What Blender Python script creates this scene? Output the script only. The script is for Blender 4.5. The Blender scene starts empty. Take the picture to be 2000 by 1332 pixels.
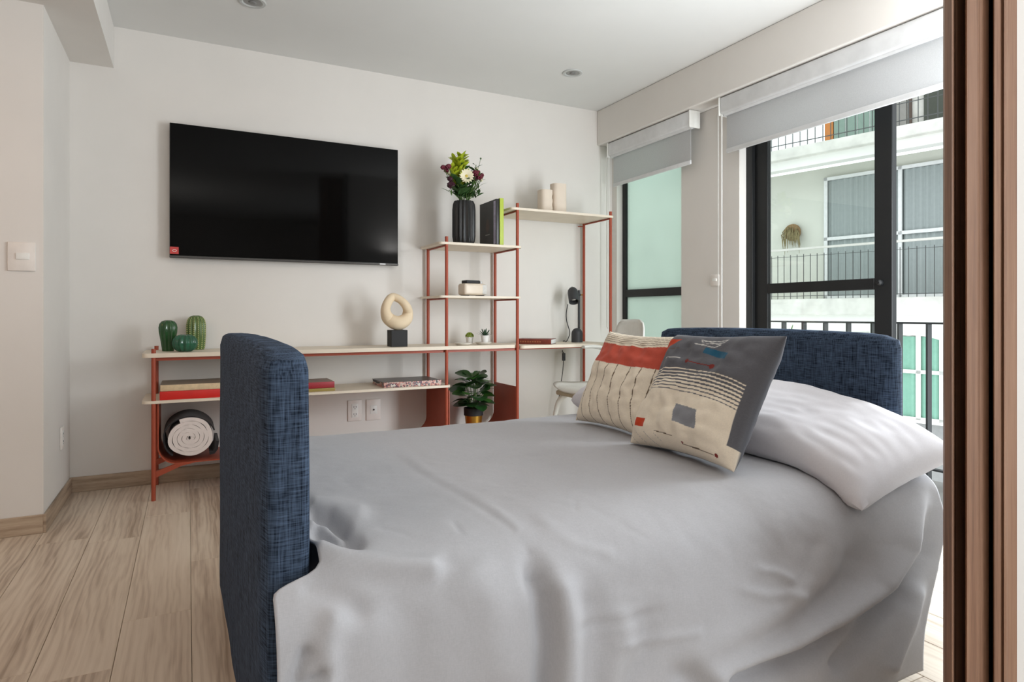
import bpy, bmesh, math, random
from mathutils import Vector, Matrix, noise
R = math.radians
PI = math.pi
scene = bpy.context.scene
COL = scene.collection

# ------------------------------------------------------------------ camera
F_PX, YAW, HOR = 1238.84, R(27.0816), 614.09
cam_d = bpy.data.cameras.new('camera')
cam_d.sensor_width = 36.0
cam_d.lens = 36.0 * F_PX / 2000.0
cam_d.shift_y = (HOR - 666.0) / 2000.0
cam_d.clip_start = 0.02
cam = bpy.data.objects.new('camera', cam_d)
cam.location = (0, 0, 1.0)
cam.rotation_euler = (R(90), 0, -YAW)
COL.objects.link(cam)
scene.camera = cam

# ------------------------------------------------------------------ world, lights, exposure
def lin(c):
    return tuple(((v / 255.0) / 12.92 if v / 255.0 <= 0.04045 else ((v / 255.0 + 0.055) / 1.055) ** 2.4) for v in c) + (1.0,)

world = bpy.data.worlds.new('sky')
scene.world = world
world.use_nodes = True
wn = world.node_tree.nodes['Background']
wn.inputs[0].default_value = (0.90, 0.96, 1.0, 1)
wn.inputs[1].default_value = 1.75

def area(name, loc, target, sx, sy, power, color):
    l = bpy.data.lights.new(name, 'AREA')
    l.shape = 'RECTANGLE'; l.size = sx; l.size_y = sy; l.energy = power; l.color = color
    o = bpy.data.objects.new(name, l)
    o.location = loc
    o.rotation_euler = (Vector(target) - Vector(loc)).to_track_quat('-Z', 'Y').to_euler()
    COL.objects.link(o)
    return o

# added area light for daylight at the part of the balcony door behind the wooden partition
area('added_daylight_balcony_door', (3.00, 1.30, 1.12), (0.6, 3.0, 1.25), 0.62, 1.9, 56, (0.90, 0.96, 1.0))
# daylight from an assumed living room window behind the camera, then added fills and an assumed hall lamp
area('assumed_living_window_light', (2.95, -1.35, 1.35), (0.0, 0.9, 0.9), 2.2, 2.0, 85, (0.90, 0.96, 1.0))  # area light for the assumed window; the wall has no opening here
area('added_fill_rear', (0.9, -3.3, 1.0), (0.6, 3.0, 1.15), 2.4, 1.6, 20, (0.97, 0.98, 1.0))  # added fill light from behind the camera, for the back wall
area('added_fill_bedroom_top', (2.55, 1.55, 2.64), (2.2, 1.75, 0.0), 0.6, 1.2, 7, (0.96, 0.98, 1.0))  # added overhead fill for the bed, floor and pier
area('added_fill_left_high', (-1.15, 0.75, 2.39), (0.6, 2.0, 0.5), 0.8, 1.3, 3, (1.0, 0.84, 0.66))  # added fill for surfaces facing left, such as the cushions
area('added_bounce_fill_left', (-0.45, -1.0, 1.5), (-0.35, -0.8, 3.0), 0.4, 0.4, 34, (1.0, 0.96, 0.91))  # added upward light, bounced off the ceiling as soft fill
area('added_bounce_fill_bedside', (2.22, 1.04, 1.75), (2.22, 1.04, 3.0), 0.2, 0.2, 9, (0.98, 0.985, 1.0))  # added unseen upward light that lifts the bedroom ceiling
area('assumed_warm_hall_lamp', (-1.35, 2.05, 2.38), (-1.35, 2.3, 0.0), 0.5, 0.5, 5, (1.0, 0.46, 0.18))  # assumed lamp out of view, for the warm light at far left

vs = scene.view_settings
vs.view_transform = 'Standard'
vs.look = 'None'
vs.gamma = 1.0
vs.use_curve_mapping = False
vs.exposure = 0.15
scene.cycles.use_denoising = True
scene.cycles.max_bounces = 8
scene.cycles.diffuse_bounces = 4
scene.cycles.transparent_max_bounces = 12

# ------------------------------------------------------------------ photo pixel -> direction
SN, CS = math.sin(YAW), math.cos(YAW)
def ray(x, y):
    u = (x - 1000) / F_PX
    return Vector((SN + u * CS, CS - u * SN, (HOR - y) / F_PX))
CAM = Vector((0, 0, 1.0))
def at_y(x, y, Y): r = ray(x, y); return CAM + r * (Y / r.y)
def at_x(x, y, X): r = ray(x, y); return CAM + r * (X / r.x)
def at_z(x, y, Z): r = ray(x, y); return CAM + r * ((Z - 1.0) / r.z)
def to_px(p):
    d = p[0] * SN + p[1] * CS
    return 1000 + F_PX * (p[0] * CS - p[1] * SN) / d, HOR - F_PX * (p[2] - 1.0) / d

# ------------------------------------------------------------------ materials
MATS = {}
class NB:
    def __init__(s, name):
        s.m = bpy.data.materials.new(name); s.m.use_nodes = True
        s.t = s.m.node_tree; s.b = s.t.nodes['Principled BSDF']
        s.out = s.t.nodes['Material Output']
    def n(s, typ, **kw):
        nd = s.t.nodes.new(typ)
        for k, v in kw.items():
            if k in nd.inputs.keys() if hasattr(nd.inputs, 'keys') else False: nd.inputs[k].default_value = v
            else: setattr(nd, k, v)
        return nd
    def l(s, a, b): s.t.links.new(a, b)
    def coord(s, scale=(1, 1, 1), kind='Object', rnd=False):
        tc = s.n('ShaderNodeTexCoord'); mp = s.n('ShaderNodeMapping')
        mp.inputs['Scale'].default_value = scale
        src = tc.outputs[kind]
        if rnd:
            oi = s.n('ShaderNodeObjectInfo'); ad = s.n('ShaderNodeVectorMath', operation='MULTIPLY_ADD')
            cb = s.n('ShaderNodeCombineXYZ')
            for i in range(3): s.l(oi.outputs['Random'], cb.inputs[i])
            s.l(cb.outputs[0], ad.inputs[0]); ad.inputs[1].default_value = (17.3, 31.7, 5.1); s.l(src, ad.inputs[2])
            src = ad.outputs[0]
        s.l(src, mp.inputs['Vector'])
        return mp.outputs[0]
    def noise(s, vec, scale, detail=3, rough=0.55, dist=0.0):
        nz = s.n('ShaderNodeTexNoise'); s.l(vec, nz.inputs['Vector'])
        nz.inputs['Scale'].default_value = scale; nz.inputs['Detail'].default_value = detail
        nz.inputs['Roughness'].default_value = rough; nz.inputs['Distortion'].default_value = dist
        return nz.outputs['Fac']
    def ramp(s, fac, stops):
        r = s.n('ShaderNodeValToRGB'); s.l(fac, r.inputs[0])
        e = r.color_ramp.elements
        while len(e) < len(stops): e.new(0.5)
        for i, (p, c) in enumerate(stops): e[i].position = p; e[i].color = c
        return r.outputs[0]
    def math(s, op, a, b):
        m = s.n('ShaderNodeMath', operation=op)
        for i, v in enumerate((a, b)):
            if isinstance(v, (int, float)): m.inputs[i].default_value = v
            else: s.l(v, m.inputs[i])
        return m.outputs[0]
    def bump(s, h, strength=0.2, dist=0.01):
        b = s.n('ShaderNodeBump'); s.l(h, b.inputs['Height'])
        b.inputs['Strength'].default_value = strength; b.inputs['Distance'].default_value = dist
        s.l(b.outputs[0], s.b.inputs['Normal'])
    def base(s, rough=0.6, metal=0.0, spec=0.5, sheen=0.0):
        s.b.inputs['Roughness'].default_value = rough; s.b.inputs['Metallic'].default_value = metal
        s.b.inputs['Specular IOR Level'].default_value = spec
        if sheen: s.b.inputs['Sheen Weight'].default_value = sheen

def mix(c, k): return tuple(min(1, v * k) for v in c[:3]) + (1.0,)

def M(name, rgb=None, rough=0.55, metal=0.0, spec=0.5, var=0.06, scale=14, bump=0.0, bscale=60):
    """plain procedural material: colour with slight mottling and optional fine relief"""
    if name in MATS: return MATS[name]
    b = NB(name); c = lin(rgb); b.base(rough, metal, spec)
    v = b.coord()
    b.l(b.ramp(b.noise(v, scale, 4), [(0.3, mix(c, 1 - var)), (0.7, mix(c, 1 + var))]), b.b.inputs['Base Color'])
    if bump: b.bump(b.noise(v, bscale, 4), bump, 0.004)
    MATS[name] = b.m
    return b.m

def linen(name, dark, light, rough=0.9, f1=320, f2=18, bump=0.35, lo=0.36, hi=0.66):
    b = NB(name); b.base(rough, 0, 0.12)
    va = b.coord((f1, f1, f2)); vb = b.coord((f2 * 1.3, f2 * 1.3, f1 * 1.1))
    h = b.math('MULTIPLY', b.math('ADD', b.noise(va, 1.0, 2), b.noise(vb, 1.0, 2)), 0.5)
    h2 = b.math('ADD', b.math('MULTIPLY', h, 0.85), b.math('MULTIPLY', b.noise(b.coord(), 25, 3), 0.15))
    b.l(b.ramp(h2, [(lo, lin(dark)), (hi, lin(light))]), b.b.inputs['Base Color'])
    b.bump(h, bump, 0.002)
    return b.m

def cloth(name, rgb, weave=700, rough=0.88, bump=0.08, var=0.04):
    b = NB(name); c = lin(rgb); b.base(rough, 0, 0.2, 0.1)
    va = b.coord((weave, weave * 0.2, weave * 0.2)); vb = b.coord((weave * 0.2, weave, weave))
    h = b.math('MULTIPLY', b.math('ADD', b.noise(va, 1, 1), b.noise(vb, 1, 1)), 0.5)
    b.l(b.ramp(h, [(0.3, mix(c, 1 - var)), (0.7, mix(c, 1 + var))]), b.b.inputs['Base Color'])
    b.bump(h, bump, 0.001)
    return b.m

def wood(name, stops, scale=(16, 1.1, 16), rough=0.5, rings=True, bump=0.12, wave=3.2):
    """grain runs along local Y"""
    b = NB(name); b.base(rough, 0, 0.4)
    v = b.coord(scale, rnd=True)
    fine = b.noise(b.coord((scale[0] * 11, scale[1] * 2.6, scale[2] * 11), rnd=True), 1.0, 4)
    if rings:
        w = b.n('ShaderNodeTexWave', wave_type='BANDS', bands_direction='X')
        b.l(b.coord((wave, wave * 0.13, wave), rnd=True), w.inputs['Vector'])
        w.inputs['Scale'].default_value = 5.5; w.inputs['Distortion'].default_value = 13.0
        w.inputs['Detail'].default_value = 3.0; w.inputs['Detail Scale'].default_value = 1.1
        g = b.math('ADD', b.math('MULTIPLY', w.outputs['Fac'], 0.11), b.math('MULTIPLY', b.noise(v, 1.0, 4), 0.61))
    else:
        g = b.math('MULTIPLY', b.noise(v, 1.0, 4), 0.72)
    g = b.math('ADD', g, b.math('MULTIPLY', fine, 0.28))
    oi = b.n('ShaderNodeObjectInfo')
    g = b.math('ADD', g, b.math('MULTIPLY', b.math('SUBTRACT', oi.outputs['Random'], 0.5), 0.10))
    b.l(b.ramp(g, [(p, lin(c)) for p, c in stops]), b.b.inputs['Base Color'])
    b.bump(g, bump, 0.003)
    return b.m

def vcol(name, rough=0.88, weave=600, bump=0.15):
    b = NB(name); b.base(rough, 0, 0.2, 0.1)
    a = b.n('ShaderNodeVertexColor', layer_name='pattern')
    va = b.coord((weave, weave, weave * 0.15)); vb = b.coord((weave * 0.15, weave * 0.15, weave))
    h = b.math('MULTIPLY', b.math('ADD', b.noise(va, 1, 1), b.noise(vb, 1, 1)), 0.5)
    k = b.ramp(h, [(0.25, (0.86, 0.86, 0.86, 1)), (0.75, (1, 1, 1, 1))])
    mx = b.n('ShaderNodeMix', data_type='RGBA', blend_type='MULTIPLY')
    mx.inputs['Factor'].default_value = 1.0
    b.l(a.outputs['Color'], mx.inputs['A']); b.l(k, mx.inputs['B']); b.l(mx.outputs['Result'], b.b.inputs['Base Color'])
    b.bump(h, bump, 0.0015)
    return b.m

def glass(name, tint=(0.94, 0.96, 0.945), gloss=0.06):
    b = NB(name)
    tr = b.n('ShaderNodeBsdfTransparent'); tr.inputs[0].default_value = tint + (1,)
    gl = b.n('ShaderNodeBsdfGlossy'); gl.inputs['Roughness'].default_value = 0.01
    fr = b.n('ShaderNodeFresnel'); fr.inputs[0].default_value = 1.35
    mx = b.n('ShaderNodeMixShader')
    b.l(fr.outputs[0], mx.inputs[0]); b.l(tr.outputs[0], mx.inputs[1]); b.l(gl.outputs[0], mx.inputs[2])
    b.l(mx.outputs[0], b.out.inputs['Surface'])
    return b.m

def frosted(name, rgb):
    b = NB(name)
    tl = b.n('ShaderNodeBsdfTranslucent'); df = b.n('ShaderNodeBsdfPrincipled')
    v = b.coord()
    col = b.ramp(b.noise(v, 1.3, 2), [(0.3, mix(lin(rgb), 0.94)), (0.7, mix(lin(rgb), 1.05))])
    b.l(col, tl.inputs[0]); b.l(col, df.inputs['Base Color']); df.inputs['Roughness'].default_value = 0.25
    mx = b.n('ShaderNodeMixShader'); mx.inputs[0].default_value = 0.25
    b.l(tl.outputs[0], mx.inputs[1]); b.l(df.outputs[0], mx.inputs[2]); b.l(mx.outputs[0], b.out.inputs['Surface'])
    return b.m

def sheer(name, rgb, t=0.15):
    """woven blind or curtain fabric that lets some light and view through"""
    b = NB(name)
    tl = b.n('ShaderNodeBsdfTranslucent'); df = b.n('ShaderNodeBsdfDiffuse'); tr = b.n('ShaderNodeBsdfTransparent')
    v = b.coord((1, 1, 1))
    col = b.ramp(b.noise(v, 220, 2), [(0.3, mix(lin(rgb), 0.96)), (0.7, mix(lin(rgb), 1.04))])
    b.l(col, tl.inputs[0]); b.l(col, df.inputs[0])
    m1 = b.n('ShaderNodeMixShader'); m1.inputs[0].default_value = 0.62
    b.l(tl.outputs[0], m1.inputs[1]); b.l(df.outputs[0], m1.inputs[2])
    m2 = b.n('ShaderNodeMixShader'); m2.inputs[0].default_value = t
    b.l(m1.outputs[0], m2.inputs[1]); b.l(tr.outputs[0], m2.inputs[2]); b.l(m2.outputs[0], b.out.inputs['Surface'])
    return b.m

# ------------------------------------------------------------------ mesh helpers
def BM(): return bmesh.new()

def box(bm, x0, x1, y0, y1, z0, z1, bev=0.0, seg=2):
    r = bmesh.ops.create_cube(bm, size=1.0)
    vs_ = r['verts']
    for v in vs_:
        v.co = Vector((x0 + (v.co.x + .5) * (x1 - x0), y0 + (v.co.y + .5) * (y1 - y0), z0 + (v.co.z + .5) * (z1 - z0)))
    if bev > 0:
        es = list({e for v in vs_ for e in v.link_edges})
        bmesh.ops.bevel(bm, geom=es, offset=bev, segments=seg, profile=0.5, affect='EDGES')
    return bm

def tube(bm, pts, r, seg=10, caps=True, closed=False, flat=None):
    """swept tube; r may be a list; flat=(a,b) scales the section along normal/binormal"""
    pts = [Vector(p) for p in pts]; n = len(pts)
    rs = r if isinstance(r, (list, tuple)) else [r] * n
    rings = []; prev = None
    for i, p in enumerate(pts):
        if closed: t = (pts[(i + 1) % n] - pts[i - 1]).normalized()
        else: t = (pts[min(i + 1, n - 1)] - pts[max(i - 1, 0)]).normalized()
        if prev is None:
            a = Vector((0, 0, 1)) if abs(t.z) < 0.9 else Vector((1, 0, 0))
            u = t.cross(a).normalized()
        else:
            u = (prev - t * prev.dot(t)).normalized()
        prev = u; w = t.cross(u)
        fa, fb = flat or (1, 1)
        rings.append([bm.verts.new(p + (u * math.cos(2 * PI * k / seg) * fa + w * math.sin(2 * PI * k / seg) * fb) * rs[i]) for k in range(seg)])
    for i in range(n if closed else n - 1):
        a, b = rings[i], rings[(i + 1) % n]
        for k in range(seg):
            bm.faces.new((a[k], a[(k + 1) % seg], b[(k + 1) % seg], b[k]))
    if caps and not closed:
        bm.faces.new(list(reversed(rings[0]))); bm.faces.new(rings[-1])
    return bm

def lathe(bm, prof, seg=32, c=(0, 0, 0), rib=0.0, nrib=0, cap=True):
    rings = []
    for (r, z) in prof:
        rings.append([bm.verts.new((c[0] + r * (1 + rib * math.cos(nrib * 2 * PI * k / seg)) * math.cos(2 * PI * k / seg),
                                    c[1] + r * (1 + rib * math.cos(nrib * 2 * PI * k / seg)) * math.sin(2 * PI * k / seg), c[2] + z)) for k in range(seg)])
    for a, b in zip(rings, rings[1:]):
        for k in range(seg): bm.faces.new((a[k], a[(k + 1) % seg], b[(k + 1) % seg], b[k]))
    if cap:
        bm.faces.new(list(reversed(rings[0]))); bm.faces.new(rings[-1])
    return bm

def prism(bm, poly, z0, z1):
    a = [bm.verts.new((x, y, z0)) for x, y in poly]; b = [bm.verts.new((x, y, z1)) for x, y in poly]
    n = len(poly)
    for k in range(n): bm.faces.new((a[k], a[(k + 1) % n], b[(k + 1) % n], b[k]))
    bm.faces.new(list(reversed(a))); bm.faces.new(b)
    bmesh.ops.recalc_face_normals(bm, faces=bm.faces[:])
    return bm

def sheet(bm, prof, y0, y1, th):
    """strip following a profile of (x, z) points, extruded from y0 to y1 with thickness th"""
    P = [Vector((x, z)) for x, z in prof]; n = len(P); off = []
    for i in range(n):
        t = (P[min(i + 1, n - 1)] - P[max(i - 1, 0)]).normalized()
        off.append(P[i] + Vector((-t.y, t.x)) * th)
    rows = []
    for y in (y0, y1):
        rows.append([bm.verts.new((p.x, y, p.y)) for p in P]); rows.append([bm.verts.new((p.x, y, p.y)) for p in off])
    a, b, c, d = rows
    for i in range(n - 1):
        bm.faces.new((a[i], a[i + 1], c[i + 1], c[i])); bm.faces.new((b[i + 1], b[i], d[i], d[i + 1]))
        bm.faces.new((a[i + 1], a[i], b[i], b[i + 1])); bm.faces.new((c[i], c[i + 1], d[i + 1], d[i]))
    bm.faces.new((a[0], c[0], d[0], b[0])); bm.faces.new((a[-1], b[-1], d[-1], c[-1]))
    bmesh.ops.recalc_face_normals(bm, faces=bm.faces[:])
    return bm

def mesh_of(bm, name, m, smooth=True, angle=40):
    bmesh.ops.recalc_face_normals(bm, faces=bm.faces[:])
    me = bpy.data.meshes.new(name); bm.to_mesh(me); bm.free()
    if m: me.materials.append(m)
    if smooth:
        for p in me.polygons: p.use_smooth = True
        me.set_sharp_from_angle(angle=R(angle))
    return me

def obj(name, bm, m=None, parent=None, smooth=True, loc=None, rot=None):
    me = bm if isinstance(bm, bpy.types.Mesh) else mesh_of(bm, name, m, smooth)
    o = bpy.data.objects.new(name, me)
    COL.objects.link(o)
    if parent: o.parent = parent
    if loc: o.location = loc
    if rot: o.rotation_euler = rot
    return o

def tag(o, label, cat, group=None):
    o['label'] = label; o['category'] = cat
    if group: o['group'] = group
    return o

def thing(name, label, cat, loc=(0, 0, 0), rot=(0, 0, 0), group=None):
    o = bpy.data.objects.new(name, None); o.empty_display_size = 0.1
    COL.objects.link(o); o.location = loc
    o.rotation_euler = rot if isinstance(rot, (tuple, list)) else (0, 0, rot)
    return tag(o, label, cat, group)

def struct(name, bm, m, smooth=False):
    o = obj(name, bm, m, None, smooth); o['kind'] = 'structure'
    return o

def struct_empty(name, loc=(0, 0, 0)):
    o = bpy.data.objects.new(name, None); COL.objects.link(o); o.location = loc; o['kind'] = 'structure'
    return o

def arc(cx, cz, r, a0, a1, n=8):
    return [(cx + r * math.cos(R(a0 + (a1 - a0) * i / n)), cz + r * math.sin(R(a0 + (a1 - a0) * i / n))) for i in range(n + 1)]

def spline(pts, n=8, closed=False):
    P = [Vector(p) for p in pts]; N = len(P); out = []
    for i in range(N if closed else N - 1):
        p0 = P[(i - 1) % N] if closed else P[max(i - 1, 0)]
        p1, p2 = P[i], P[(i + 1) % N]
        p3 = P[(i + 2) % N] if closed else P[min(i + 2, N - 1)]
        for k in range(n):
            t = k / n
            out.append(0.5 * ((2 * p1) + (p2 - p0) * t + (2 * p0 - 5 * p1 + 4 * p2 - p3) * t * t + (3 * p1 - p0 - 3 * p2 + p3) * t ** 3))
    if not closed: out.append(P[-1])
    return out

# ------------------------------------------------------------------ shared materials
m_wall = M('wall_paint', (226, 222, 217), 0.85, var=0.012, scale=5, bump=0.03, bscale=160, spec=0.2)
m_ceil = M('ceiling_paint', (224, 224, 222), 0.9, var=0.01, scale=4, spec=0.2)
m_rust = M('rust_metal', (160, 72, 48), 0.45, 0.0, 0.45, var=0.05, scale=9, bump=0.04, bscale=220)
m_board = M('pale_laminate', (226, 214, 196), 0.5, var=0.04, scale=8)
m_black = M('black_metal', (26, 27, 28), 0.42, 0.0, 0.4)
m_blackm = M('matt_black', (34, 34, 36), 0.7)
m_white = M('white_plastic', (236, 236, 232), 0.38)
m_chrome = M('satin_metal', (190, 190, 188), 0.3, 0.9)
m_floor = wood('oak_planks', [(0.30, (164, 145, 126)), (0.44, (198, 181, 162)), (0.54, (213, 198, 179)), (0.70, (222, 208, 190))], rough=0.42, bump=0.05, wave=2.2)
m_base = wood('oak_skirting', [(0.30, (132, 113, 94)), (0.5, (176, 155, 133)), (0.75, (200, 182, 160))], scale=(2.5, 2.5, 40), rough=0.5, rings=False)
m_walnut = wood('walnut', [(0.30, (104, 74, 58)), (0.5, (142, 106, 84)), (0.72, (166, 130, 106))], scale=(40, 40, 1.3), rough=0.5, rings=False, bump=0.15)

# ================================================================== ROOM SHELL
YW, XL, YJ, XW, XS, H, ZS, ZB, XB = 4.30, -0.589, 3.57, 3.13, 2.98, 2.66, 2.38, 2.42, -0.379
XG = 3.205     # plane of the window frames

floor = struct('floor', box(BM(), -3.0, 3.34, -3.6, YW + 0.1, -0.14, -0.012), M('floor_slab', (120, 104, 88), 0.8))
rng = random.Random(4)
cache = {}
PW = 0.2
x = -1.189
ci = 0
while x < XW - 0.001:
    w = min(PW, XW - x)
    y = 0.55 + rng.uniform(-0.9, 0.0)
    while y < YW - 0.02:
        y0 = max(y, 0.55); y1 = min(y + 1.2, YW - 0.001)
        if x < XL - 0.01: y1 = min(y1, YJ)
        if y1 - y0 > 0.05:
            key = (round(w, 3), round(y1 - y0, 3))
            if key not in cache:
                cache[key] = mesh_of(box(BM(), 0.0006, w - 0.0006, 0.0006, y1 - y0 - 0.0006, -0.0115, 0, 0.0012, 1), 'plank', m_floor, False)
            obj('plank', cache[key], parent=floor, loc=(x, y0, 0))
        y += 1.2
    x += PW; ci += 1

struct('ceiling', box(BM(), -3.0, 3.34, -3.6, YW + 0.1, H, H + 0.12), m_ceil)
struct('wall_back', box(BM(), XL - 0.1, 3.34, YW, YW + 0.12, 0, H), m_wall)
struct('wall_left', box(BM(), -3.0, XL, YJ, YW, 0, H), m_wall)
struct('wall_far_left', box(BM(), -3.1, -3.0, -3.6, YJ, 0, H), m_wall)
struct('wall_rear', box(BM(), -3.0, 3.34, -3.7, -3.6, 0, H), m_wall)
struct('trim_1', box(BM(), -3.0, XB, -3.6, YW - 0.001, ZB, H - 0.001), m_wall)          # dropped ceiling along the left
struct('trim_2', box(BM(), XS, XW + 0.2, 0.9, YW - 0.001, ZS, H - 0.001, 0.006, 2), m_wall)  # box beam over the windows
struct('wall_right', box(BM(), XW, XW + 0.2, 2.936, 3.477, 0, ZS, 0.004, 1), m_wall)      # pier between the windows
struct('wall_right_corner', box(BM(), XW, XW + 0.2, 4.235, YW - 0.001, 0, ZS), m_wall)
struct('wall_right_sill', box(BM(), XW, XW + 0.2, 3.477, 4.235, 0, 0.14), m_wall)
struct('wall_right_front', box(BM(), XW, XW + 0.2, -3.6, 0.9, 0, H), m_wall)
struct('wall_front', box(BM(), 1.655, XW, 0.76, 0.9, 0, H - 0.001), m_wall)

BH, BT = 0.085, 0.012
struct('baseboard_back', box(BM(), XL, XW, YW - BT, YW - 0.001, 0, BH, 0.002, 1), m_base)
struct('baseboard_left', box(BM(), XL, XL + BT, YJ - BT, YW - BT, 0, BH, 0.002, 1), m_base)
struct('baseboard_front_left', box(BM(), -3.0, XL, YJ - BT, YJ, 0, BH, 0.002, 1), m_base)
struct('baseboard_right', box(BM(), XW - BT, XW, 2.936, 3.477, 0, BH, 0.002, 1), m_base)

# ------------------------------------------------------------------ windows
m_glass = glass('clear_glass')
m_frost = frosted('mint_frosted_glass', (226, 238, 230))
def zpx(px, py): return at_x(px, py, XG).z
w1 = struct_empty('window_1', (XG, 3.477, 0))
fw = 0.045
def lbox(x0, x1, y0, y1, z0, z1, org, bev=0.003):
    return box(BM(), x0 - org[0], x1 - org[0], y0 - org[1], y1 - org[1], z0 - org[2], z1 - org[2], bev, 1)
o1 = (XG, 3.477, 0)
obj('frame_stile', lbox(XG - .02, XG + .03, 4.19, 4.235, .14, ZS, o1), m_black, w1)
obj('frame_stile', lbox(XG - .02, XG + .03, 3.477, 3.50, .14, ZS, o1), m_black, w1)
obj('frame_rail', lbox(XG - .02, XG + .03, 3.50, 4.19, .14, .19, o1), m_black, w1)
obj('frame_rail', lbox(XG - .02, XG + .03, 3.50, 4.19, ZS - .05, ZS, o1), m_black, w1)
zr = at_x(1278, 571, XG).z
obj('frame_rail', lbox(XG - .02, XG + .03, 3.50, 4.19, zr - .03, zr + .03, o1), m_black, w1)
obj('pane', lbox(XG, XG + .006, 3.50, 4.19, zr + .03, ZS - .05, o1, 0), m_frost, w1)
obj('pane', lbox(XG, XG + .006, 3.50, 4.19, .19, zr - .03, o1, 0), m_frost, w1)

w2 = struct_empty('window_2', (XG, 0.9, 0))
o2 = (XG, 0.9, 0)
obj('frame_stile', lbox(XG - .02, XG + .06, 2.885, 2.936, 0, ZS, o2), m_black, w2)
obj('frame_stile', lbox(XG - .02, XG + .06, 0.90, 0.95, 0, ZS, o2), m_black, w2)
obj('frame_rail', lbox(XG - .02, XG + .06, 0.95, 2.885, ZS - .05, ZS, o2), m_black, w2)
obj('track', lbox(XG - .02, XG + .06, 0.95, 2.885, 0.0, .03, o2), m_black, w2)
sp = obj('sliding_panel', lbox(XG + .005, XG + .04, 2.79, 2.885, .03, ZS - .05, o2), m_black, w2)
yA, yB = 2.10, 2.79
obj('panel_stile', lbox(XG + .005, XG + .045, 2.005, yA, .03, ZS - .05, o2), m_black, sp)
zr2 = at_x(1600, 559, XG).z
obj('panel_rail', lbox(XG + .005, XG + .04, yA, yB, zr2 - .03, zr2 + .03, o2), m_black, sp)
obj('panel_rail', lbox(XG + .005, XG + .04, yA, yB, .03, .12, o2), m_black, sp)
obj('panel_rail', lbox(XG + .005, XG + .04, yA, yB, ZS - .12, ZS - .05, o2), m_black, sp)
obj('pane', lbox(XG + .018, XG + .024, yA, yB, zr2 + .03, ZS - .12, o2, 0), m_glass, sp)
obj('pane', lbox(XG + .018, XG + .024, yA, yB, .12, zr2 - .03, o2, 0), m_glass, sp)
lk = at_x(1717, 552, XG - .01)
bm = BM(); lathe(bm, [(.001, -.012), (.016, -.012), (.016, .004), (.008, .012), (.001, .012)], 16)
obj('lock', bm, m_black, sp, loc=(lk.x - o2[0], lk.y - o2[1], lk.z), rot=(0, R(-90), 0))

# ------------------------------------------------------------------ wooden folding partition at the right
D1 = struct_empty('door_1', (1.35, 0.74, 0))
def yx(px, Y): return at_y(px, 600, Y).x
def fold(pts):
    return [(yx(px, Y) - 1.35, Y - 0.74) for px, Y in pts]
for pts in (
    [(1842, .80), (1845, .765), (1859, .742), (1861, .742), (1864, .77), (1868, .80)],
    [(1864, .80), (1866, .782), (1884, .782), (1886, .745), (1889, .742), (1909, .742), (1912, .748), (1914, .76), (1931, .76), (1932, .80)],
    [(1939, .80), (1940, .745), (1942, .742), (1959, .742), (1961, .737), (1966, .737), (1968, .745), (1986, .747), (1987, .80)]):
    obj('panel', prism(BM(), fold(pts), 0.012, 2.63), m_walnut, D1, smooth=False)
bm = BM(); box(bm, yx(1925, .80) - 1.35, yx(1945, .80) - 1.35, .79 - .74, .80 - .74, .012, 2.63)
obj('gap_shade_strip', bm, m_blackm, D1)  # black strip behind the gap; shade between panels put into the colour
struct('trim_3', box(BM(), yx(1988, .765), 1.66, .765, .9, 0, H - .002), m_wall)

# ------------------------------------------------------------------ balcony outside
struct('balcony_floor', box(BM(), 3.34, 4.12, -0.6, 6.2, -0.14, -0.03), M('balcony_tile', (150, 148, 144), 0.8))
XR = 4.0
rail = thing('balcony_railing', 'dark grey flat-bar balcony railing just outside the window', 'railing', (XR, 0, -.03))
m_bar = M('grey_painted_steel', (66, 68, 70), 0.5)
zt = at_x(1780, 629, XR).z
obj('top_rail', box(BM(), -.02, .02, 0.2, 6.0, zt + .03 - .012, zt + .03, .003, 1), m_bar, rail)
obj('bottom_rail', box(BM(), -.02, .02, 0.2, 6.0, .09, .102, .003, 1), m_bar, rail)
bar_me = mesh_of(box(BM(), -.022, .022, -.006, .006, 0, zt + .02, .001, 1), 'bar', m_bar, False)
y0 = at_x(1814, 800, XR).y
k = -8
while y0 + k * .1747 < 5.9:
    if y0 + k * .1747 > .25: obj('bar', bar_me, parent=rail, loc=(0, y0 + k * .1747, 0))
    k += 1

# ================================================================== BUILDING ACROSS THE STREET
F0 = Vector((10.0, 7.57, 0)); SV = Vector((.2419, -.9703, 0)); NV = Vector((.9703, .2419, 0))
def fp(px, py, n):
    """photo direction -> (along facade, height) on the facade plane set back by n"""
    r = ray(px, py); k = (F0.dot(NV) + n - CAM.dot(NV)) / r.dot(NV)
    p = CAM + r * k
    return (p - F0).dot(SV), p.z
bld = thing('apartment_building', 'pale apartment block with balconies seen through the balcony door', 'building', F0, R(-76))
m_fac = M('pale_render', (203, 205, 194), 0.9, var=0.05, scale=1.6)
m_facw = M('white_render', (226, 226, 220), 0.9, var=0.04, scale=2)
m_slab = M('stained_concrete', (205, 204, 196), 0.9, var=0.16, scale=3.5)
m_grey = M('grey_render', (150, 150, 148), 0.9)
m_alu = M('white_aluminium', (214, 216, 214), 0.5)
m_thin = M('dark_thin_steel', (70, 72, 70), 0.5)
m_dim = M('dim_room', (92, 100, 98), 0.9)
m_curt = M('grey_curtain', (150, 158, 156), 0.9, var=0.03)
m_gcurt = M('green_curtain', (132, 178, 158), 0.9, var=0.05)
NB_ = 1.1    # set-back of the balcony wall
zA0 = fp(1499, 614, 0)[1]
z_fl = fp(1499, 585, 0)[1]           # balcony floor level
z_ls = fp(1600, 613, 0)[1]
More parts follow.
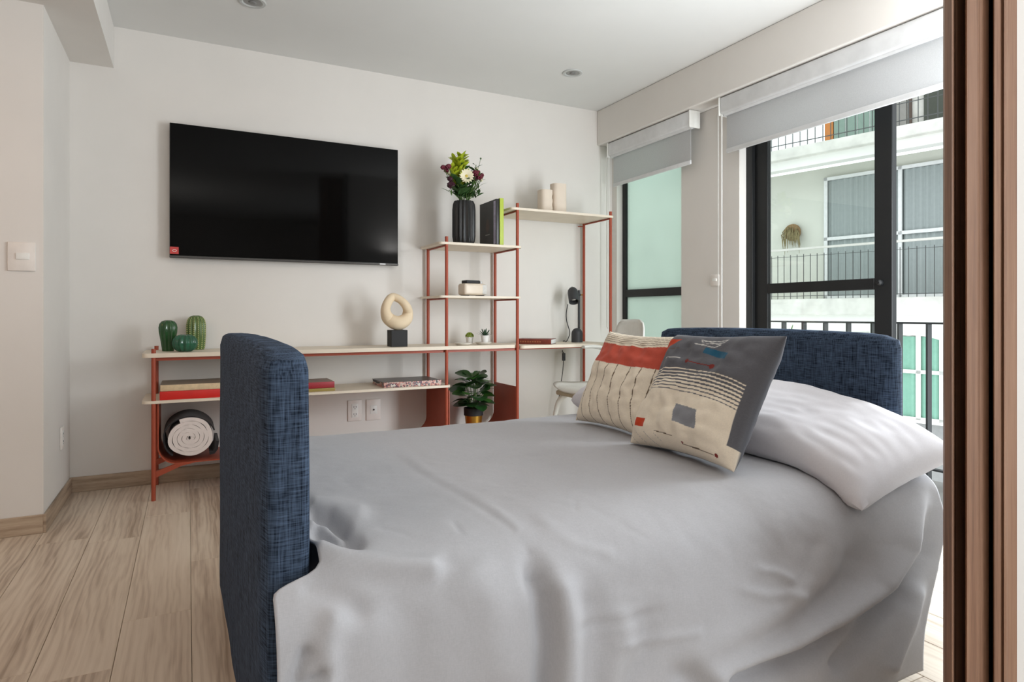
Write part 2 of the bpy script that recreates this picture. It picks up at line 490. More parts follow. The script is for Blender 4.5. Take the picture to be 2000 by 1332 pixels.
z_u0 = fp(1499, 324, 0)[1]; z_u1 = fp(1499, 297, 0)[1]   # upper slab
obj('wall', box(BM(), -14, 9, NB_, NB_ + .2, z_fl - .1, z_u0 + .02), m_fac, bld, False)
s_up = fp(1612, 260, NB_)[0]
obj('upper_wall', box(BM(), s_up, 9, NB_, NB_ + .2, z_u1, z_u1 + 3.0), m_slab, bld, False)
obj('balcony_slab', box(BM(), -14, 9, 0, NB_, z_ls - .02, z_fl, .012, 1), m_slab, bld, False)
obj('slab_beam', box(BM(), -14, 9, .10, NB_, z_ls - .30, z_ls - .02), m_facw, bld, False)
obj('upper_slab', box(BM(), -14, 9, 0, NB_, z_u0 + .07, z_u1, .012, 1), m_slab, bld, False)
obj('slab_beam', box(BM(), -14, 9, .16, .40, z_u0 - .09, z_u0 + .07), m_facw, bld, False)
# balcony window with curtains
s0, zt0 = fp(1613, 349, NB_); s1 = fp(1870, 330, NB_)[0]; zb0 = z_fl + .02
win = obj('window', box(BM(), s0, s1 + .8, NB_ - .012, NB_ - .002, zb0, zt0), m_dim, bld, False)
sm = fp(1761, 400, NB_)[0]; zrail = fp(1707, 460, NB_)[1]
for (a, b, c, d) in ((s0, s0 + .06, zb0, zt0), (sm - .03, sm + .03, zb0, zt0), (s0, s1 + .8, zt0 - .06, zt0), (s0, s1 + .8, zb0, zb0 + .05), (s0, s1 + .8, zrail - .03, zrail + .03)):
    obj('frame_bar', box(BM(), a, b, NB_ - .09, NB_ - .05, c, d), m_alu, win, False)
def drape(s0, s1, n, z0, z1, amp, pitch, m, parent, seed=1):
    rg = random.Random(seed); bm = BM(); N = int((s1 - s0) / .012); ph = rg.random() * 6
    a = []; b = []
    for i in range(N + 1):
        s = s0 + (s1 - s0) * i / N
        ph += rg.uniform(.6, 1.4) * .012 / pitch * 2 * PI
        y = n + amp * math.sin(ph)
        a.append(bm.verts.new((s, y, z0))); b.append(bm.verts.new((s, y, z1)))
    for i in range(N): bm.faces.new((a[i], a[i + 1], b[i + 1], b[i]))
    return obj('curtain', bm, m, parent)
drape(s0 + .06, sm - .02, NB_ - .032, zb0, zt0 - .06, .014, .11, m_curt, win, 2)
drape(sm + .04, s1 + .7, NB_ - .032, zb0, zt0 - .06, .014, .11, m_curt, win, 3)
# railing of that balcony
zr0 = fp(1600, 482.5, 0)[1]; zr1 = z_fl
rl = obj('balcony_railing', box(BM(), -8, 6, .04, .08, zr0 - .02, zr0 + .02, .006, 1), M('pale_rail', (196, 194, 186), 0.5), bld)
obj('lower_rail', box(BM(), -8, 6, .055, .065, zr1 + .05, zr1 + .06), m_thin, rl, False)
obj('upper_rail', box(BM(), -8, 6, .055, .065, zr0 - .14, zr0 - .133), m_thin, rl, False)
bmh = mesh_of(box(BM(), -.005, .005, .055, .065, zr1, zr0 - .1, 0), 'bar', m_thin, False)
sa = fp(1507, 540, .06)[0]; stp = (fp(1596, 540, .06)[0] - sa) / 7
for i in range(-6, 40):
    if sa + i * stp < 5: obj('bar', bmh, parent=rl, loc=(sa + i * stp, 0, 0))
# upper balcony railing, door and windows
ur = obj('upper_railing', box(BM(), -8, 6, .05, .06, z_u1 + .08, z_u1 + .095), m_thin, bld, False)
obj('lower_rail', box(BM(), -8, 6, .05, .06, z_u1 + .36, z_u1 + .372), m_thin, ur, False)
obj('top_rail', box(BM(), -8, 6, .04, .07, z_u1 + .95, z_u1 + .98), m_thin, ur, False)
bmh2 = mesh_of(box(BM(), -.006, .006, .05, .06, z_u1, z_u1 + .95, 0), 'bar', m_thin, False)
for i in range(-10, 34): obj('bar', bmh2, parent=ur, loc=(sa + i * stp * 1.12, 0, 0))
def upane(x0, x1, m, name, y=250):
    a = fp(x0, y, NB_)[0]; b = fp(x1, y, NB_)[0]
    return obj(name, box(BM(), a, b, NB_ - .05, NB_ - .01, z_u1, z_u1 + 2.3), m, bld, False)
upane(1613, 1629, M('ochre_paint', (196, 122, 52), 0.7), 'ochre_door_frame')
upane(1631, 1745, M('green_glass', (128, 150, 138), 0.25), 'upper_window')
for q in (1652, 1676, 1700, 1722): upane(q, q + 2, m_alu, 'upper_muntin')
upane(1747, 1772, M('grey_shutter', (138, 136, 130), 0.7), 'upper_shutter')
upane(1776, 1782, M('brown_post', (82, 68, 58), 0.7), 'upper_post')
upane(1806, 1850, M('dark_blind', (66, 70, 60), 0.7), 'upper_blind')
# lower floor: wall, arched window with green curtains
NL = .30
obj('lower_wall', box(BM(), -14, 9, NL, NL + .2, z_ls - 3.2, z_ls - .3), m_facw, bld, False)
sl, zl = fp(1700, 815, NL - .02); sr = fp(1900, 815, NL - .02)[0]
ztop = fp(1790, 655, NL - .02)[1]; zsill = fp(1800, 820, NL - .02)[1]
obj('plinth', box(BM(), -14, 9, NL - .03, NL, z_ls - 3.2, zsill - .05), m_grey, bld, False)
obj('sill', box(BM(), sl - .1, sr + .1, NL - .09, NL, zsill - .05, zsill), m_facw, bld, False)
lw = obj('arched_window', box(BM(), sl, sr, NL - .006, NL - .001, zsill, ztop - .1), m_dim, bld, False)
drape(sl, sr, NL - .026, zsill, ztop - .02, .018, .16, m_gcurt, lw, 5)
sv_ = [fp(q, 740, NL - .05)[0] for q in (1705, 1749, 1794, 1840)]
zm = fp(1790, 726, NL - .05)[1]
for s in sv_: obj('frame_bar', box(BM(), s - .035, s + .035, NL - .07, NL - .045, zsill, ztop), m_facw, lw, False)
obj('frame_bar', box(BM(), sl, sr, NL - .07, NL - .045, zm - .03, zm + .03), m_facw, lw, False)
obj('frame_bar', box(BM(), sl, sr, NL - .07, NL - .045, zsill, zsill + .04), m_facw, lw, False)
bm = BM(); smid = (sv_[1] + sv_[2]) / 2; hw = (sr - sl) / 2
pts = [(sl + (sr - sl) * i / 16, ztop + .0 - .22 * (2 * abs(i / 16 - .42)) ** 2.2) for i in range(17)]
a = [bm.verts.new((x, NL - .075, z)) for x, z in pts]; b = [bm.verts.new((x, NL - .075, ztop + .12)) for x, z in pts]
c = [bm.verts.new((x, NL, z)) for x, z in pts]
for i in range(16):
    bm.faces.new((a[i], a[i + 1], b[i + 1], b[i])); bm.faces.new((a[i], c[i], c[i + 1], a[i + 1]))
obj('arch_head', bm, m_facw, lw, False)

# woven planter on the wall across the street
s, z = fp(1548, 456, NB_ - .06)
pw = F0 + SV * s + NV * (NB_ - .06)
pl = thing('wall_planter', 'round dry wicker wall planter with trailing stems on the facing building', 'planter', (pw.x, pw.y, z), R(-76))
m_wick = M('dry_wicker', (142, 116, 82), 0.9, var=0.25, scale=40)
bm = BM(); lathe(bm, [(.001, -.05), (.10, -.05), (.17, -.01), (.165, .02), (.001, .035)], 20)
obj('basket', bm, m_wick, pl, rot=(R(90), 0, 0), loc=(0, -.01, .02))
rg = random.Random(8); bm = BM()
for i in range(46):
    x0 = rg.uniform(-.15, .16); L = rg.uniform(.12, .32) * (1.6 if rg.random() < .2 else 1)
    zz = rg.uniform(-.02, .17) - abs(x0) * .5
    tube(bm, [(x0, -.07, zz), (x0 * 1.2, -.11, zz - L * .3), (x0 * 1.25 + rg.uniform(-.02, .02), -.09, zz - L)], [.006, .012, .003], 5)
st = obj('trailing_stems', bm, M('dry_leaf', (128, 118, 84), 0.9, var=0.3, scale=30), pl); st['kind'] = 'stuff'

# green spiky plant on the own balcony
g = at_x(1508, 640, 3.60)
bp = thing('balcony_plant', 'green spiky leaved plant peeking over the headboard from the balcony', 'plant', (g.x, g.y, -.03))
bm = BM(); lathe(bm, [(.001, 0), (.11, 0), (.14, .26), (.125, .26), (.12, .22), (.001, .22)], 20)
obj('pot', bm, M('terracotta', (150, 96, 70), 0.8), bp)
m_leaf = M('fresh_leaf', (96, 148, 62), 0.5, var=0.2, scale=20)
rg = random.Random(3)
for i in range(16):
    a = i * 2.4; L = rg.uniform(.55, .76); sp_ = rg.uniform(.06, .2)
    dx, dy = math.cos(a), math.sin(a)
    tube_pts = [(dx * .03, dy * .03, .2), (dx * sp_ * .5, dy * sp_ * .5, .2 + L * .6), (dx * sp_ * 1.1, dy * sp_ * 1.1, .2 + L)]
    obj('leaf', tube(BM(), spline(tube_pts, 4), [.006, .010, .014, .016, .017, .016, .013, .008, .002], 6, flat=(1, .25)), m_leaf, bp)

# ================================================================== BLINDS, FITTINGS
m_blind = sheer('blind_fabric', (220, 221, 222), 0.10)
m_cas = M('blind_aluminium', (216, 217, 218), 0.45)
def blind(label, ya, yb, z1, cord_y, cord_z0):
    XBk = 3.05
    t = thing('roller_blind', label, 'blind', (XBk, ya, z1))
    L = yb - ya
    obj('cassette', box(BM(), -.045, .04, -.03, L + .015, -.105, 0, .012, 3), m_cas, t)
    bm = BM(); tube(bm, [(-.012, -.02, -.10), (-.012, L + .005, -.10)], .017, 14); obj('roller', bm, m_cas, t)
    zb = 2.036 - z1
    obj('fabric', box(BM(), -.0012, .0012, 0, L, zb, -.09), m_blind, t, False)
    obj('bottom_bar', box(BM(), -.008, .008, 0, L, zb - .012, zb + .016, .005, 2), m_cas, t)
    obj('end_cap', box(BM(), -.05, .045, -.042, -.03, -.115, .003, .006, 2), m_white, t)
    obj('end_cap', box(BM(), -.05, .045, L + .015, L + .027, -.115, .003, .006, 2), m_white, t)
    bm = BM(); tube(bm, [(-.035, cord_y - ya, -.1), (-.035, cord_y - ya, cord_z0 - z1), (-.035, cord_y - ya + .012, cord_z0 - z1 - .015), (-.035, cord_y - ya + .03, cord_z0 - z1), (-.035, cord_y - ya + .03, -.1)], .0035, 6)
    obj('pull_chain', bm, m_white, t)
blind('short roller blind over the frosted green window', 3.29, 4.17, 2.375, 4.185, .9)
blind('long grey roller blind over the black framed balcony door', 1.0, 2.967, 2.375, 2.975, .62)

def plate(name, label, cat, c, w, h, face, kind, group=None):
    """wall plate; face 'y' looks toward -Y, 'x+' toward +X, 'x-' toward -X; local x = width, local -y = outward"""
    rz = {'y': 0, 'x+': R(90), 'x-': R(-90)}[face]
    t = thing(name, label, cat, c, rz, group)
    m = M('plate_plastic', (232, 226, 220), 0.4)
    obj('cover_plate', box(BM(), -w / 2, w / 2, -.009, -.0005, -h / 2, h / 2, .003, 2), m, t)
    if kind == 'switch':
        obj('rocker', box(BM(), -w * .2, w * .28, -.014, -.008, -h * .1, h * .13, .002, 2), m_white, t)
    elif kind == 'duplex':
        obj('socket_insert', box(BM(), -w * .24, w * .24, -.011, -.008, -h * .33, h * .33, .002, 2), m_white, t)
        for s in (-1, 1):
            for dx in (-.08, .08):
                obj('slot', box(BM(), w * dx - .0015, w * dx + .0015, -.0116, -.0105, s * h * .17 - .004, s * h * .17 + .006), m_blackm, t)
            obj('slot', box(BM(), -.0022, .0022, -.0116, -.0105, s * h * .17 - .014, s * h * .17 - .009), m_blackm, t)
    elif kind == 'coax':
        obj('socket_insert', box(BM(), -w * .24, w * .24, -.011, -.008, -h * .2, h * .2, .002, 2), m_white, t)
        bm = BM(); lathe(bm, [(.001, 0), (.006, 0), (.005, .008), (.001, .008)], 12)
        obj('jack', bm, m_blackm, t, loc=(0, -.011, 0), rot=(R(90), 0, 0))
    return t
a = at_y(15, 472, YJ); b = at_y(70, 530, YJ)
plate('light_switch', 'single rocker light switch on the warm toned wall at far left', 'switch', (a + b) / 2, b.x - a.x, a.z - b.z, 'y', 'switch')
a = at_y(679, 782, YW); b = at_y(706, 821, YW)
plate('wall_outlet', 'white duplex power outlet under the low shelf', 'outlet', (a + b) / 2, b.x - a.x, a.z - b.z, 'y', 'duplex')
a = at_y(715, 780, YW); b = at_y(743, 819, YW)
plate('cable_outlet', 'white wall plate with a single dark cable socket beside the power outlet', 'outlet', (a + b) / 2, b.x - a.x, a.z - b.z, 'y', 'coax')
c = at_x(119, 855, XL)
plate('side_outlet', 'white plate low on the short left wall beside the corner', 'outlet', c, .075, .115, 'x+', 'duplex')
c = at_x(1397, 547, XW)
plate('pier_switch', 'white switch plate on the pier between the two windows', 'switch', c, .075, .075, 'x-', 'switch')

def downlight(label, px, py):
    c = at_z(px, py, H)
    t = thing('downlight', label, 'ceiling light', c, group='recessed ceiling lights')
    bm = BM(); lathe(bm, [(.045, -.001), (.052, -.007), (.066, -.007), (.070, -.0005)], 32, cap=False); obj('trim_ring', bm, M('grey_trim', (190, 192, 190), .5), t)
    bm = BM(); lathe(bm, [(.046, -.002), (.036, -.0035), (.001, -.0035)], 24, cap=False); obj('reflector', bm, M('dull_reflector', (150, 150, 148), .35, .6), t)
    bm = BM(); lathe(bm, [(.001, -.012), (.016, -.010), (.021, -.004)], 16, cap=False); obj('bulb', bm, M('grey_bulb', (120, 120, 118), .4), t)
downlight('round recessed ceiling light near the window wall', 1118, 142)
downlight('round recessed ceiling light cut by the top edge above the television', 493, 3)

# ------------------------------------------------------------------ television
a = at_y(331, 238, 4.236); b = at_y(778, 519, 4.236)
TW, TH = b.x - a.x, a.z - b.z
tv = thing('television', 'large black flat screen television mounted on the back wall', 'television', ((a.x + b.x) / 2, 4.236, b.z))
obj('housing', box(BM(), -TW / 2, TW / 2, .008, .03, 0, TH, .004, 2), m_black, tv)
obj('mount', box(BM(), -.25, .25, .03, .063, TH * .25, TH * .75, .004, 1), m_blackm, tv)
b_ = NB('tv_screen'); b_.base(0.06, 0, 0.12); b_.l(b_.ramp(b_.noise(b_.coord(), 3, 2), [(0, (.0022, .0022, .0023, 1)), (1, (.003, .003, .003, 1))]), b_.b.inputs['Base Color'])
obj('screen', box(BM(), -TW / 2 + .003, TW / 2 - .003, 0, .008, .017, TH - .003, .001, 1), b_.m, tv)
obj('bottom_bezel', box(BM(), -TW / 2, TW / 2, -.001, .009, 0, .015, .002, 1), M('dark_bezel', (70, 68, 66), 0.35, .5), tv)
obj('logo', box(BM(), TW / 2 - .13, TW / 2 - .09, -.002, -.001, .004, .011), M('logo_silver', (190, 190, 190), .4, .6), tv, False)
stk = obj('sticker', box(BM(), -TW / 2 + .002, -TW / 2 + .048, -.0012, 0, .022, .064), M('red_sticker', (196, 66, 62), .5), tv, False)
bm = BM(); tube(bm, [(.010 * math.cos(2 * PI * i / 14), 0, .006 * math.sin(2 * PI * i / 14)) for i in range(14)], .0018, 5, closed=True)
obj('sticker_emblem', bm, m_white, stk, loc=(-TW / 2 + .026, -.0016, .042))

# ================================================================== SHELVING UNIT
YF, YR = 3.905, 4.265
PX = [-0.163, 1.514, 2.039, 2.828]
SO = Vector((PX[0], YF, 0))
unit = thing('shelving_unit', 'long low shelf with stepped tower and desk in rust red metal and pale boards', 'shelf', SO)
PR = .011
def upost(x, y, z1): obj('post', tube(BM(), [(x - SO.x, y - SO.y, .0), (x - SO.x, y - SO.y, z1)], PR, 12), m_rust, unit)
Z_TOP, Z_MID, Z_TRD, Z_CON, Z_LOW, Z_TRAY = 1.741, 1.476, 1.124, .791, .536, .192
z_post = [.815, 1.512, 1.772, 1.772]
for x, z in zip(PX, z_post): upost(x, YF, z)
for x, z in zip(PX, [.815, Z_MID - .016, Z_TOP - .016, Z_TOP - .016]): upost(x, YR, z)
def shelf(x0, x1, z, y0=YF - .012, y1=YR + .025, th=.016, r=.0):
    bm = BM(); box(bm, x0 - SO.x, x1 - SO.x, y0 - SO.y, y1 - SO.y, z - th, z)
    es = [e for e in bm.edges if abs((e.verts[0].co - e.verts[1].co).z) > th * .5]
    bmesh.ops.bevel(bm, geom=es, offset=.03, segments=5, profile=.5, affect='EDGES')
    return obj('shelf_board', bm, m_board, unit)
OV = .055
shelf(PX[2] - OV, PX[3] + .03, Z_TOP)
shelf(PX[1] - OV, PX[2] + .035, Z_MID)
shelf(PX[1] - OV, PX[2] + .03, Z_TRD, th=.014)
shelf(PX[0] - .055, PX[2] - .012, Z_CON, th=.023)
shelf(PX[0] - .055, PX[1] + .03, Z_LOW, th=.015)
shelf(PX[2] + .014, PX[3] + .02, Z_CON - .006, y0=YF - .03, th=.022)
# rods under the boards from front to rear, aprons
def rod(x, z, r=.006): obj('cross_rod', tube(BM(), [(x - SO.x, 0, z), (x - SO.x, YR - SO.y, z)], r, 8), m_rust, unit)
for x in PX[2:]: rod(x, Z_TOP - .022)
for x in PX[1:3]: rod(x, Z_MID - .022); rod(x, Z_TRD - .020)
for x in PX: rod(x, Z_CON - .031)
for x in PX[:2]: rod(x, Z_LOW - .021)
def apron(x0, x1, z1, h, y): obj('apron_rail', box(BM(), x0 - SO.x, x1 - SO.x, y - SO.y, y - SO.y + .012, z1 - h, z1), m_rust, unit, False)
apron(PX[0], PX[2], Z_CON - .023, .018, YF + .01)
apron(PX[2], PX[3], Z_CON - .028, .009, YF + .01)
# bent metal trays
def tray(x0, x1, zt0, zt1, zb, r):
    prof = [(x0, zt0)] + [(x0 + r + r * math.cos(R(a)), zb + r + r * math.sin(R(a))) for a in range(180, 271, 9)] + \
           [(x1 - r + r * math.cos(R(a)), zb + r + r * math.sin(R(a))) for a in range(270, 361, 9)] + [(x1, zt1)]
    bm = BM(); sheet(bm, [(x - SO.x, z) for x, z in prof], .0, YR - SO.y, .006)
    obj('bent_tray', bm, m_rust, unit)
tray(PX[0] + .018, PX[1] - .006, Z_LOW - .016, Z_LOW - .016, Z_TRAY - .006, .10)
tray(PX[1] + .016, PX[2] - .006, .50, .50, Z_TRAY - .006, .10)
for x in (PX[0], PX[1]):
    s = 1 if x == PX[0] else -1
    for y in (YF, YR - .02):
        bm = BM()
        pts = [(x - SO.x, .118), (x - SO.x + s * .13, .172), (x - SO.x + s * .20, .186), (x - SO.x + s * .10, .186), (x - SO.x, .152)]
        va = [bm.verts.new((p[0], y - SO.y, p[1])) for p in pts]; vb = [bm.verts.new((p[0], y - SO.y + .014, p[1])) for p in pts]
        for k in range(5): bm.faces.new((va[k], va[(k + 1) % 5], vb[(k + 1) % 5], vb[k]))
        bm.faces.new(va); bm.faces.new(list(reversed(vb)))
        obj('bracket', bm, m_rust, unit, False)
bm = BM(); zz = at_y(1134, 442, YR).z
obj('wall_tie', tube(BM(), [(PX[3] - SO.x, YR - SO.y, zz), (PX[3] - SO.x - .04, YR - SO.y + .025, zz)], .004, 6), m_rust, unit)

# ------------------------------------------------------------------ ceramic cacti
def cactus(label, px, py_base, py_top, wpx, prof, nrib, rib, mat, knobs=None):
    p = at_z(px, py_base, Z_CON); t = p.x * SN + p.y * CS
    h = (py_base - py_top) * t / F_PX * 1.0; r = wpx / 2 * t / F_PX
    o = thing('ceramic_cactus', label, 'ornament', (p.x, p.y + .02, Z_CON), group='ceramic cacti on the low shelf')
    bm = BM(); lathe(bm, [(max(.0008, a * r), b * h) for a, b in prof], 12 * nrib, rib=rib, nrib=nrib)
    obj('body', bm, mat, o)
    if knobs:
        bm = BM()
        for k in range(nrib):
            for q in range(17):
                b_ = .04 + q * .055
                aa = 0
                for (a0, b0), (a1, b1) in zip(prof, prof[1:]):
                    if b0 <= b_ <= b1 and b1 > b0: aa = a0 + (a1 - a0) * (b_ - b0) / (b1 - b0)
                an = 2 * PI * k / nrib; rr = aa * r * (1 + rib)
                bmesh.ops.create_icosphere(bm, subdivisions=1, radius=.0032, matrix=Matrix.Translation((rr * math.cos(an), rr * math.sin(an), b_ * h)))
        kn = obj('spine_dots', bm, knobs, o); kn['kind'] = 'stuff'
m_c1 = M('dark_green_glaze', (44, 82, 46), 0.12, var=0.2, scale=22)
m_c2 = M('sea_green_glaze', (40, 92, 68), 0.12, var=0.2, scale=22)
m_c3 = M('olive_glaze', (88, 112, 60), 0.15, var=0.2, scale=22)
cactus('dark green glazed ceramic cactus, club shaped, leftmost of the three', 328, 686, 625, 31,
       [(.02, 0), (.62, 0), (.66, .1), (.80, .35), (.97, .62), (1, .76), (.9, .88), (.66, .96), (.3, .995), (.02, .985)], 10, .07, m_c1)
cactus('squat round sea green ceramic cactus at the front of the three', 361, 687, 653, 43,
       [(.02, 0), (.45, 0), (.75, .10), (.95, .3), (1, .5), (.93, .72), (.7, .9), (.35, .99), (.02, .96)], 13, .07, m_c2)
cactus('tall olive ceramic cactus with rows of pale dots', 383, 683, 616, 33,
       [(.02, 0), (.84, 0), (.92, .1), (1, .4), (1, .72), (.9, .87), (.66, .96), (.3, 1.0), (.02, .99)], 14, .05, m_c3, M('pale_dots', (206, 204, 140), .3))

# ------------------------------------------------------------------ books
m_page = M('book_pages', (222, 206, 176), 0.85, var=.08, scale=90)
def book(label, x0, x1, y0, y1, z, th, cover, spine=None, rz=0, group=None, name='book', cov_th=.0035, front='spine', pages=None):
    """book lying flat; spine toward the room (front='spine') or page edges toward it"""
    w, d = x1 - x0, y1 - y0
    t = thing(name, label, 'book', ((x0 + x1) / 2, (y0 + y1) / 2, z), rz, group)
    obj('cover', box(BM(), -w / 2, w / 2, -d / 2, d / 2, th - cov_th, th, .001, 1), cover, t)
    obj('back_cover', box(BM(), -w / 2, w / 2, -d / 2, d / 2, 0, cov_th, .001, 1), spine or cover, t)
    i = .004
    obj('pages', box(BM(), -w / 2 + i, w / 2 - i, -d / 2 + i, d / 2 - i, cov_th, th - cov_th), pages or m_page, t, False)
    if front == 'spine': obj('spine', box(BM(), -w / 2, w / 2, -d / 2 - .001, -d / 2 + .004, 0, th, .0015, 2), spine or cover, t)
    else: obj('spine', box(BM(), -w / 2, w / 2, d / 2 - .004, d / 2 + .001, 0, th, .0015, 2), spine or cover, t)
    return t
m_bred = M('scarlet_cover', (206, 34, 26), 0.45); m_btan = M('taupe_cover', (142, 128, 112), 0.5); m_bspine = M('cream_spine', (214, 192, 156), 0.6, var=.1, scale=60)
book('bright red book at the bottom of the left pair on the low shelf', -.135, .26, 3.915, 4.20, Z_LOW, .046, m_bred)
book('cream spined book with taupe cover lying on the bright red book', -.132, .25, 3.92, 4.205, Z_LOW + .0465, .034, m_btan, m_bspine)
m_olive = M('olive_cover', (150, 130, 62), .5); m_crim = M('crimson_cover', (158, 38, 48), .45); m_grc = M('grey_mauve_cover', (150, 132, 122), .5)
book('thin olive book under the crimson book on the low shelf', .47, .80, 3.93, 4.16, Z_LOW, .018, m_olive)
book('crimson spined book lying on the thin olive book', .47, .797, 3.935, 4.165, Z_LOW + .0185, .037, m_grc, m_crim)
b_ = NB('patterned_spine'); b_.base(.5)
b_.l(b_.ramp(b_.noise(b_.coord((1, .2, 1)), 34, 2), [(.36, lin((28, 26, 36))), (.44, lin((206, 190, 180))), (.52, lin((196, 132, 120))), (.58, lin((44, 36, 70))), (.66, lin((214, 206, 196)))]), b_.b.inputs['Base Color'])
m_pat = b_.m
book('wide picture book with colourful patterned edge beside the tower post', 1.10, 1.485, 3.925, 4.21, Z_LOW, .034, M('dark_taupe_cover', (86, 76, 70), .35), m_pat, pages=m_pat)
m_bbr = M('brown_red_cover', (112, 42, 30), .4, var=.3, scale=60); m_wpage = M('white_pages', (224, 224, 222), .8)
dk = book('brown red hardback lying on the desk under the lamp', 2.15, 2.41, 3.972, 4.162, Z_CON - .006, .038, m_bbr, rz=R(-42), pages=m_wpage)
for q in range(9):
    obj('spine_lettering', box(BM(), -.10 + q * .018, -.10 + q * .018 + .011, -.0968, -.0960, .013, .024), M('gilt', (150, 92, 60), .4), dk, False)

def standing_book(label, x, th, y0, y1, h, cover, spine, page, z):
    t = thing('upright_book', label, 'book', (x, y0, z), 0, 'books standing on the tower')
    d = y1 - y0
    obj('cover', box(BM(), 0, .003, 0, d, 0, h, .001, 1), cover, t)
    obj('back_cover', box(BM(), th - .003, th, 0, d, 0, h, .001, 1), cover, t)
    obj('pages', box(BM(), .003, th - .003, .004, d - .005, .004, h - .004), page, t, False)
    obj('spine', box(BM(), 0, th, -.001, .004, 0, h, .002, 2), spine, t)
    return t
m_bk = M('black_cover', (22, 20, 20), .35, var=.2, scale=12)
sb = standing_book('black covered book standing on the tower beside the ribbed vase', 1.885, .024, 3.925, 4.20, .318, m_bk, m_bk, m_wpage, Z_MID)
obj('spine_stripe', box(BM(), -.0012, 0, .008, .040, .012, .306), M('violet_white', (176, 172, 196), .4, var=.25, scale=26), sb, False)
bm = BM(); lathe(bm, [(.001, 0), (.026, .02), (.03, .05), (.018, .085), (.001, .1)], 14)
for v in bm.verts: v.co = Vector((-.0006 + v.co.x * .01, .14 + v.co.y, .10 + v.co.z))
obj('cover_picture', bm, M('dim_copper', (70, 46, 36), .4), sb)
obj('cover_lettering', box(BM(), -.001, 0, .105, .175, .082, .088), M('cover_grey', (150, 146, 140), .4), sb, False)
standing_book('lime green spined book standing against the black book', 1.911, .030, 3.922, 4.19, .325, M('lime_cover', (158, 174, 60), .45), M('lime_spine', (176, 194, 66), .45), m_wpage, Z_MID)

# ------------------------------------------------------------------ abstract sculpture
c = at_z(778, 675, Z_CON); sy = 4.03
cx = at_y(776, 640, sy).x
sc_ = (cx * SN + sy * CS) / F_PX
sculp = thing('abstract_sculpture', 'cream ring shaped abstract sculpture on a black block', 'sculpture', (cx, sy, Z_CON))
obj('plinth', box(BM(), -.054, .054, -.05, .05, 0, .108, .002, 1), m_blackm, sculp)
loop = [(777, 631, 14), (761, 622, 12.5), (753, 606, 9.5), (758, 589, 8.5), (769, 580, 8), (781, 585, 7.5), (791, 597, 8.5), (797, 609, 10), (793, 623, 12.5)]
pts = [Vector(((x - 776) * sc_ * 1.06, .0 + .018 * math.sin(i * 1.9), .108 + (644 - y) * sc_, r * sc_)) for i, (x, y, r) in enumerate(loop)]
sp4 = spline(pts, 8, True)
tube_b = tube(BM(), [(p[0], p[1], p[2]) for p in sp4], [p[3] for p in sp4], 18, closed=True)
obj('ring', tube_b, M('cream_plaster', (226, 206, 176), .7, var=.03, bump=.05), sculp)

# ------------------------------------------------------------------ rolled quilt on the tray
rc = at_y(356, 858, 3.93); RR = .120
roll = thing('rolled_quilt', 'rolled white quilt with charcoal backing on the bottom tray', 'blanket', (rc.x + .036, 3.915, Z_TRAY + .013))
m_quilt = cloth('white_quilt', (226, 216, 212), 300, bump=.3); m_char = cloth('charcoal_backing', (46, 44, 46), 300)
def spiral(r0, r1, turns, ph, n, wob, sq=.96):
    out = []
    for i in range(n + 1):
        f = i / n; a = ph + turns * 2 * PI * f; r = r0 + (r1 - r0) * f
        r *= 1 + wob * math.sin(a * 3.1 + 1) + wob * .7 * math.sin(a * 5.3)
        out.append((r * math.cos(a) * 1.06, RR * .98 + r * math.sin(a) * sq))
    return out
bm = BM(); sheet(bm, spiral(.010, RR * .97, 5.0, 2.0, 260, .016), 0, .28, .0205)
qb = obj('quilt', bm, m_quilt, roll)
md = qb.modifiers.new('round', 'BEVEL'); md.width = .006; md.segments = 3; md.limit_method = 'ANGLE'
bm = BM(); sheet(bm, spiral(RR * 1.01, RR * 1.04, .60, R(15), 60, .01), .004, .29, .007)
obj('backing', bm, m_char, roll)
bm = BM(); sheet(bm, [(.10, .012), (.125, .016), (.142, .04), (.148, .085)], .004, .27, .016)
obj('loose_end', bm, m_char, roll)

# ------------------------------------------------------------------ vase with bouquet
vz = Z_MID; vy = 3.99
vx = at_y(906, 430, vy).x; k = (vx * SN + vy * CS) / F_PX
vase = thing('ribbed_vase', 'tall black vertically ribbed vase on the tower shelf', 'vase', (vx, vy, vz))
hv = 84 * k; rv = 21.5 * k
bm = BM(); lathe(bm, [(rv * .02, 0), (rv * .8, 0), (rv * .93, hv * .06), (rv, hv * .18), (rv, hv * .8), (rv * .95, hv * .93), (rv * .84, hv), (rv * .72, hv), (rv * .7, hv * .8), (rv * .02, hv * .78)], 96, rib=.055, nrib=16)
obj('body', bm, M('black_ceramic', (30, 30, 31), .32), vase)
bq = thing('flower_bouquet', 'mixed bouquet of burgundy and white flowers with lime plume in black vase', 'flowers', (vx, vy, vz + hv * .79))
m_stem = M('stem_green', (74, 104, 46), .6, var=.2); m_dleaf = M('deep_leaf', (52, 84, 40), .55, var=.25, scale=30); m_lime = M('lime_bloom', (164, 178, 34), .6, var=.2, scale=40)
m_burg = M('burgundy_petal', (104, 26, 46), .6, var=.25, scale=60); m_wpet = M('ivory_petal', (238, 230, 200), .6); m_ypol = M('yellow_centre', (206, 184, 92), .8); m_dwine = M('wine_petal', (62, 18, 36), .6, var=.25, scale=60)
zbq = vz + hv * .79
def bpos(px, py, dy=0):
    q = at_y(px, py, vy + dy); return Vector((q.x - vx, dy, q.z - zbq))
rg = random.Random(21)
